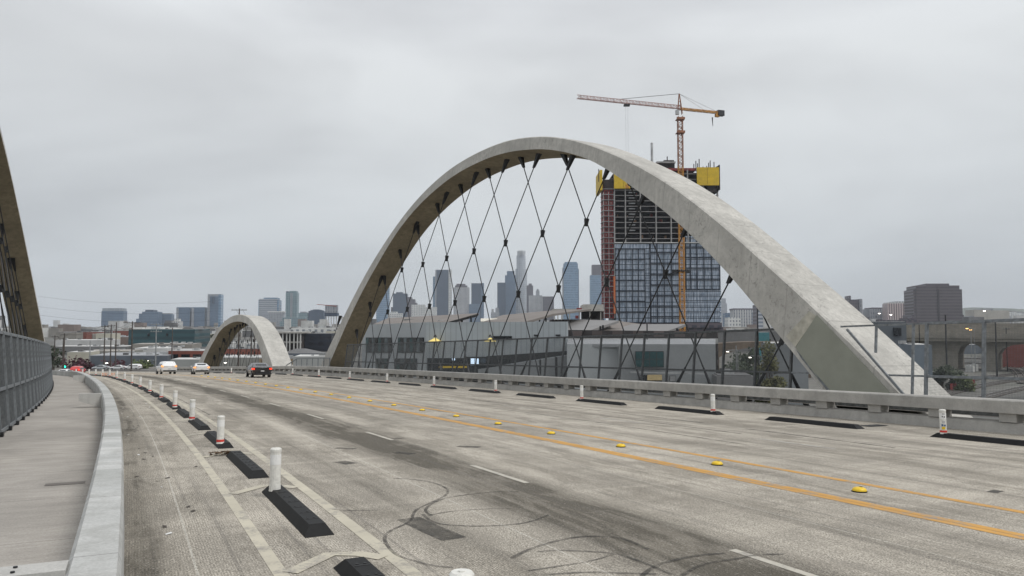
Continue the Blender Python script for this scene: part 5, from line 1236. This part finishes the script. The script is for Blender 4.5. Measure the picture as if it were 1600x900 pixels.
def lamp_post(label, px, py, D_, col=(1, .95, .85), arm=1.5, st=7):
    h = at(px, py, D_); t_ = thing('street_lamp', label, 'street lamp', (h.x, D_, 0), 'lit street lamps')
    mb = MB(); mb.tube((h.x + arm, D_, 0), (h.x + arm, D_, h.z + .2), .12, 7, .07); mb.tube((h.x + arm, D_, h.z + .2), (h.x, D_, h.z + .15), .06, 6); mb.build('shaft', M_pgrey, t_)
    mb = MB(); mb.box((h.x - .4, D_ - .2, h.z), (h.x + .35, D_ + .2, h.z + .14)); mb.build('head', M_dsteel, t_)
    ls_ = D_ / 230; mb = MB(); mb.box((h.x - .30 * ls_, D_ - .22, h.z - .14 * ls_ - .02), (h.x + .26 * ls_, D_ + .16, h.z - .005)); nm = 'lamp_light_%d' % int(col[2] * 100); mb.build('lens', MATS.get(nm) or emit(nm, col, st), t_)
lamp_post('lit yard lamp behind the fence right of the warehouse', 1137, 549, 112); lamp_post('small lit lamp under the shed eaves right of the tree', 1172, 558, 120)
lamp_post('lit lamp left of the pink-white office', 1374, 489.5, 420); lamp_post('lit lamp in front of the pink-white office', 1392, 491.5, 420); lamp_post('lit lamp by the low beige block far right', 1538, 485.5, 420)
lamp_post('orange lamp on the far viaduct deck', 1511, 513, 236, (1, .55, .15), 1.2, 5); lamp_post('second orange lamp on the far viaduct deck', 1516.5, 515, 240, (1, .55, .15), 1.2, 5)
lamp_post('white lamp in front of the slate warehouse', 167, 567, 225); lamp_post('white lamp at the right end of the slate warehouse', 232.5, 563.5, 225); lamp_post('lit lamp under the small arch', 352, 566.5, 200)
def signal(label, px, py, D_):
    h = at(px, py, D_); t_ = thing('traffic_light', label, 'traffic light', (h.x, D_, 0), 'green traffic lights')
    mb = MB(); mb.tube((h.x - .0, D_ + .3, 0), (h.x, D_ + .3, h.z + 1.0), .13, 8, .1); mb.build('pole', M_pgrey, t_)
    mb = MB(); mb.box((h.x - .32, D_ - .15, h.z - .4), (h.x + .32, D_ + .15, h.z + 1.5)); mb.build('housing', M_dsteel, t_)
    mb = MB(); mb.tube((h.x, D_ - .16, h.z), (h.x, D_ - .24, h.z), .42, 12); mb.build('green_lens', MATS.get('signal_green') or emit('signal_green', (.03, 1, .62), 2.2), t_)
    for dz, nm in ((.55, 'amber_lens'), (1.1, 'red_lens')): mb = MB(); mb.tube((h.x, D_ - .16, h.z + dz), (h.x, D_ - .22, h.z + dz), .2, 10); mb.build(nm, M_int, t_)
signal('green traffic light farther left at the end of the bridge', 101.5, 573, 226); signal('green traffic light right of the first, above the red car', 119, 574, 226)

# ---- vehicles
M_tail = emit('tail_light', (1, .05, .02), 1.3); M_tailo = emit('tail_light_orange', (1, .36, .10), 1.2); M_tyre = plain('tyre', (.015, .015, .015), .8); M_rim = plain('rim', (.35, .35, .36), .35, .7)
M_plate = plain('licence_plate', (.6, .6, .6), .5)
def paint(n_, c):
    if n_ in MATS: return MATS[n_]
    m = N(n_); m.col(c).set(rough=.28, spec=.6); m.b.inputs['Coat Weight'].default_value = .6; MATS[n_] = m.m; return m.m
def car(label, M, paintm, kind='sedan', group=None, lights=None, name='car', cat='car'):
    """local axes: x right, y forward, z up; rear end at y=0"""
    t_ = thing(name, label, cat, M, group)
    if kind == 'sedan':
        W, L, H = 1.84, 4.75, 1.44
        st = [(0, .40, .78, .98, .98, .60, .62), (.12, .26, .60, 1.04, 1.05, .86, .90), (.55, .24, .5, 1.02, 1.07, .84, .92), (1.25, .24, .5, .99, 1.36, .62, .92), (1.9, .24, .5, .98, 1.44, .58, .92), (2.7, .24, .5, .97, 1.42, .58, .92), (3.55, .24, .5, .94, 1.00, .68, .92), (4.4, .26, .5, .80, .84, .70, .88), (4.75, .36, .52, .64, .66, .52, .66)]
        rw = ((.66, .52, 1.10), (1.22, .52, 1.33)); wheels = (.92, 3.75)
    else:
        W, L, H = 1.92, 4.85, 1.74
        st = [(0, .42, .75, 1.08, 1.10, .78, .84), (.08, .30, .62, 1.10, 1.14, .86, .94), (.30, .28, .55, 1.12, 1.58, .68, .95), (.65, .28, .55, 1.10, 1.72, .64, .95), (2.2, .28, .55, 1.08, 1.74, .64, .95), (2.9, .28, .55, 1.06, 1.68, .64, .95), (3.7, .28, .55, 1.05, 1.12, .72, .94), (4.5, .30, .55, .98, 1.02, .74, .90), (4.85, .42, .55, .78, .80, .58, .70)]
        rw = ((.14, .62, 1.16), (.33, .58, 1.56)); wheels = (.95, 3.85)
    mb = MB(); vs = []
    for y, zl, zm, zb_, zr_, rf_, bf in st:
        h = W / 2 * bf / .95
        vs += [(-h * .90, y, zl), (-h, y, zm), (-h * .96, y, zb_), (-W / 2 * rf_ - .10, y, zr_ - .04), (-W / 2 * rf_ * .7, y, zr_), (W / 2 * rf_ * .7, y, zr_), (W / 2 * rf_ + .10, y, zr_ - .04), (h * .96, y, zb_), (h, y, zm), (h * .90, y, zl)]
    m_ = 10; n_ = len(st)
    mb.add(vs, [(i * m_ + j, i * m_ + (j + 1) % m_, (i + 1) * m_ + (j + 1) % m_, (i + 1) * m_ + j) for i in range(n_ - 1) for j in range(m_)] + [tuple(range(m_)), tuple(range((n_ - 1) * m_, n_ * m_))[::-1]])
    mb.build('body', paintm, t_, True, world=False)
    (y0, h0, z0), (y1, h1, z1) = rw
    mb = MB(); e_ = .03; mb.add([(-h0 * .98, y0 - e_, z0), (h0 * .98, y0 - e_, z0), (h1 * .98, y1 - e_, z1 + .02), (-h1 * .98, y1 - e_, z1 + .02)], [(0, 1, 2, 3)]); mb.build('rear_window', M_glassd, t_, world=False)
    ya, yb, yc, yd = (1.0, 1.45, 2.75, 3.25) if kind == 'sedan' else (.5, .75, 2.85, 3.4)
    zt_ = H - .11
    for sx in (-1, 1):
        mb = MB(); mb.add([(sx * W * .487, ya, 1.02 if kind == 'sedan' else 1.14), (sx * W * .487, yd, 1.0 if kind == 'sedan' else 1.12), (sx * (W * .33 + .07), yc, zt_), (sx * (W * .33 + .07), yb, zt_)], [(0, 1, 2, 3)]); mb.build('side_window', M_glassd, t_, world=False)
        zL = .84 if kind == 'sedan' else 1.0
        mb = MB(); mb.box((sx * W * .455 - .17, -.035, zL - .06), (sx * W * .455 + .02 * sx + .11 * (1 if sx < 0 else .4), .14, zL + (.10 if kind == 'sedan' else .17))); mb.build('tail_light', lights or M_tail, t_, world=False)
        mb = MB(); mb.box((sx * W * .5 - .02, 3.05, .98), (sx * W * .5 + sx * .16 + .02, 3.2, 1.10)); mb.build('mirror', paintm, t_, world=False)
        for y in wheels:
            mb = MB(); mb.tube((sx * (W / 2 - .22), y, .33), (sx * (W / 2 + .005), y, .33), .335, 18); wh_ = mb.build('wheel', M_tyre, t_, world=False)
            q = MB(); q.tube((sx * (W / 2), y, .33), (sx * (W / 2 + .012), y, .33), .21, 12); q.build('rim', M_rim, wh_, world=False)
    mb = MB(); mb.box((-W * .42, -.05, .34), (W * .42, .08, .52)); mb.build('bumper', M_dsteel, t_, world=False)
    mb = MB(); mb.box((-.16, -.058, .60 if kind == 'sedan' else .68), (.16, -.01, .70 if kind == 'sedan' else .80)); mb.build('licence_plate', M_plate, t_, world=False)
    return t_
car('black sedan with red tail lights driving away on the right lanes', BM(75.5, 14.7, .01, radians(-4)), paint('black_paint', (.012, .013, .016)), 'sedan', 'cars driving away')
car('white SUV with glowing tail lights, left one of the two white cars', BM(110, 12.0, .01, radians(0)), paint('white_paint_car', (.78, .78, .77)), 'suv', 'cars driving away', M_tailo)
car('white sedan with glowing tail lights just left of the small arch', BM(100, 13.95, .01, radians(-6)), paint('white_paint_car', (.78, .78, .77)), 'sedan', 'cars driving away', M_tailo)
def gcar(label, px, py, D_, pm, kind, yaw=0, lights=None, z=None, group=None):
    p = at(px, py, D_); M = Matrix.Translation(p) @ Matrix.Rotation(yaw, 4, 'Z'); return car(label, M, pm, kind, group, lights)
red = paint('red_paint', (.50, .02, .015)); wp = paint('white_paint_car', (.78, .78, .77)); sil = paint('silver_paint', (.45, .47, .49))
gcar('red car with bright brake lights at the far end of the bridge', 116, 586, 152, red, 'suv', radians(14), M_tail, group='cars at the far end of the bridge')
gcar('white car half hidden behind the left fence end', 95, 589.5, 140, wp, 'sedan', radians(14), M_tail, group='cars at the far end of the bridge')
gcar('silver car beside the white one at the left fence end', 101, 588, 158, sil, 'sedan', radians(14), M_tail, group='cars at the far end of the bridge')
for i, (lab, px, D_, pm, k_) in enumerate((('pale parked car, leftmost of the three by the hedge', 172, 214, sil, 'sedan'), ('white parked car in the middle of the three by the hedge', 199, 214, wp, 'sedan'), ('white parked car, rightmost of the three by the hedge', 222, 214, wp, 'suv'))):
    q = at(px, 508, D_); car(lab, Matrix.Translation((q.x, D_, 2.1)) @ Matrix.Rotation(radians(88), 4, 'Z'), pm, k_, 'cars parked by the hedge', plain('unlit_tail_lens', (.25, .02, .02), .3))
# raised lot the parked cars stand on, and the dry verge in front
mb = MB(); a, b = at(120, 508, 205), at(262, 508, 205); mb.box((a.x, 198, -.5), (b.x, 231, 2.08)); struct('parking_lot', mb, W_('lot_asphalt', (.09, .085, .08)))
mb = MB(); a, b = at(140, 508, 196), at(256, 508, 196); mb.hexa([(a.x, 190, .0), (b.x, 190, 0), (b.x, 197.9, 0), (a.x, 197.9, 0)], [(a.x, 190, 1.0), (b.x, 190, 1.0), (b.x, 197.9, 2.3), (a.x, 197.9, 2.3)]); struct('verge', mb, W_('dry_verge', (.13, .115, .06)))
# orange and white barricades at the end of the bike lane
for i in range(2):
    M = BM(86, 1.75 + i * .66, .0) @ Matrix.Scale(.38, 4); t_ = thing('road_barricade', ['orange-striped white barricade, left of the pair at the end of the bike lane', 'orange-striped white barricade, right of the pair at the end of the bike lane'][i], 'barricade', M, 'barricades at the end of the bike lane')
    for z_ in (.45, .85):
        mb = MB(); mb.box((-.75, -.03, z_), (.75, .03, z_ + .28)); bd = mb.build('board', M_post, t_, world=False)
        for k in range(4):
            x = -.6 + k * .34; q = MB(); q.add([(x, -.036, z_), (x + .16, -.036, z_), (x + .3, -.036, z_ + .28), (x + .14, -.036, z_ + .28)], [(0, 1, 2, 3)]); q.build('stripe', plain('orange_stripe', (.75, .20, .02)), bd, world=False)
    for sx in (-.65, .65): mb = MB(); mb.box((sx - .03, -.25, 0), (sx + .03, .25, .06)); mb.box((sx - .03, -.02, 0), (sx + .03, .04, 1.15)); mb.build('leg', M_post, t_, world=False)

# ---- haze
hz = MB(); hz.box((-4600, -250, -1), (6400, 5150, 420))
m = bpy.data.materials.new('haze_air'); m.use_nodes = True; t__ = m.node_tree; t__.nodes.clear()
o_ = t__.nodes.new('ShaderNodeOutputMaterial'); v_ = t__.nodes.new('ShaderNodeVolumePrincipled'); v_.inputs['Color'].default_value = (.86, .92, 1.0, 1); v_.inputs['Density'].default_value = .00008
v_.inputs['Anisotropy'].default_value = .3; t__.links.new(v_.outputs[0], o_.inputs['Volume'])
hzo = hz.build('haze', m, stuff=True)
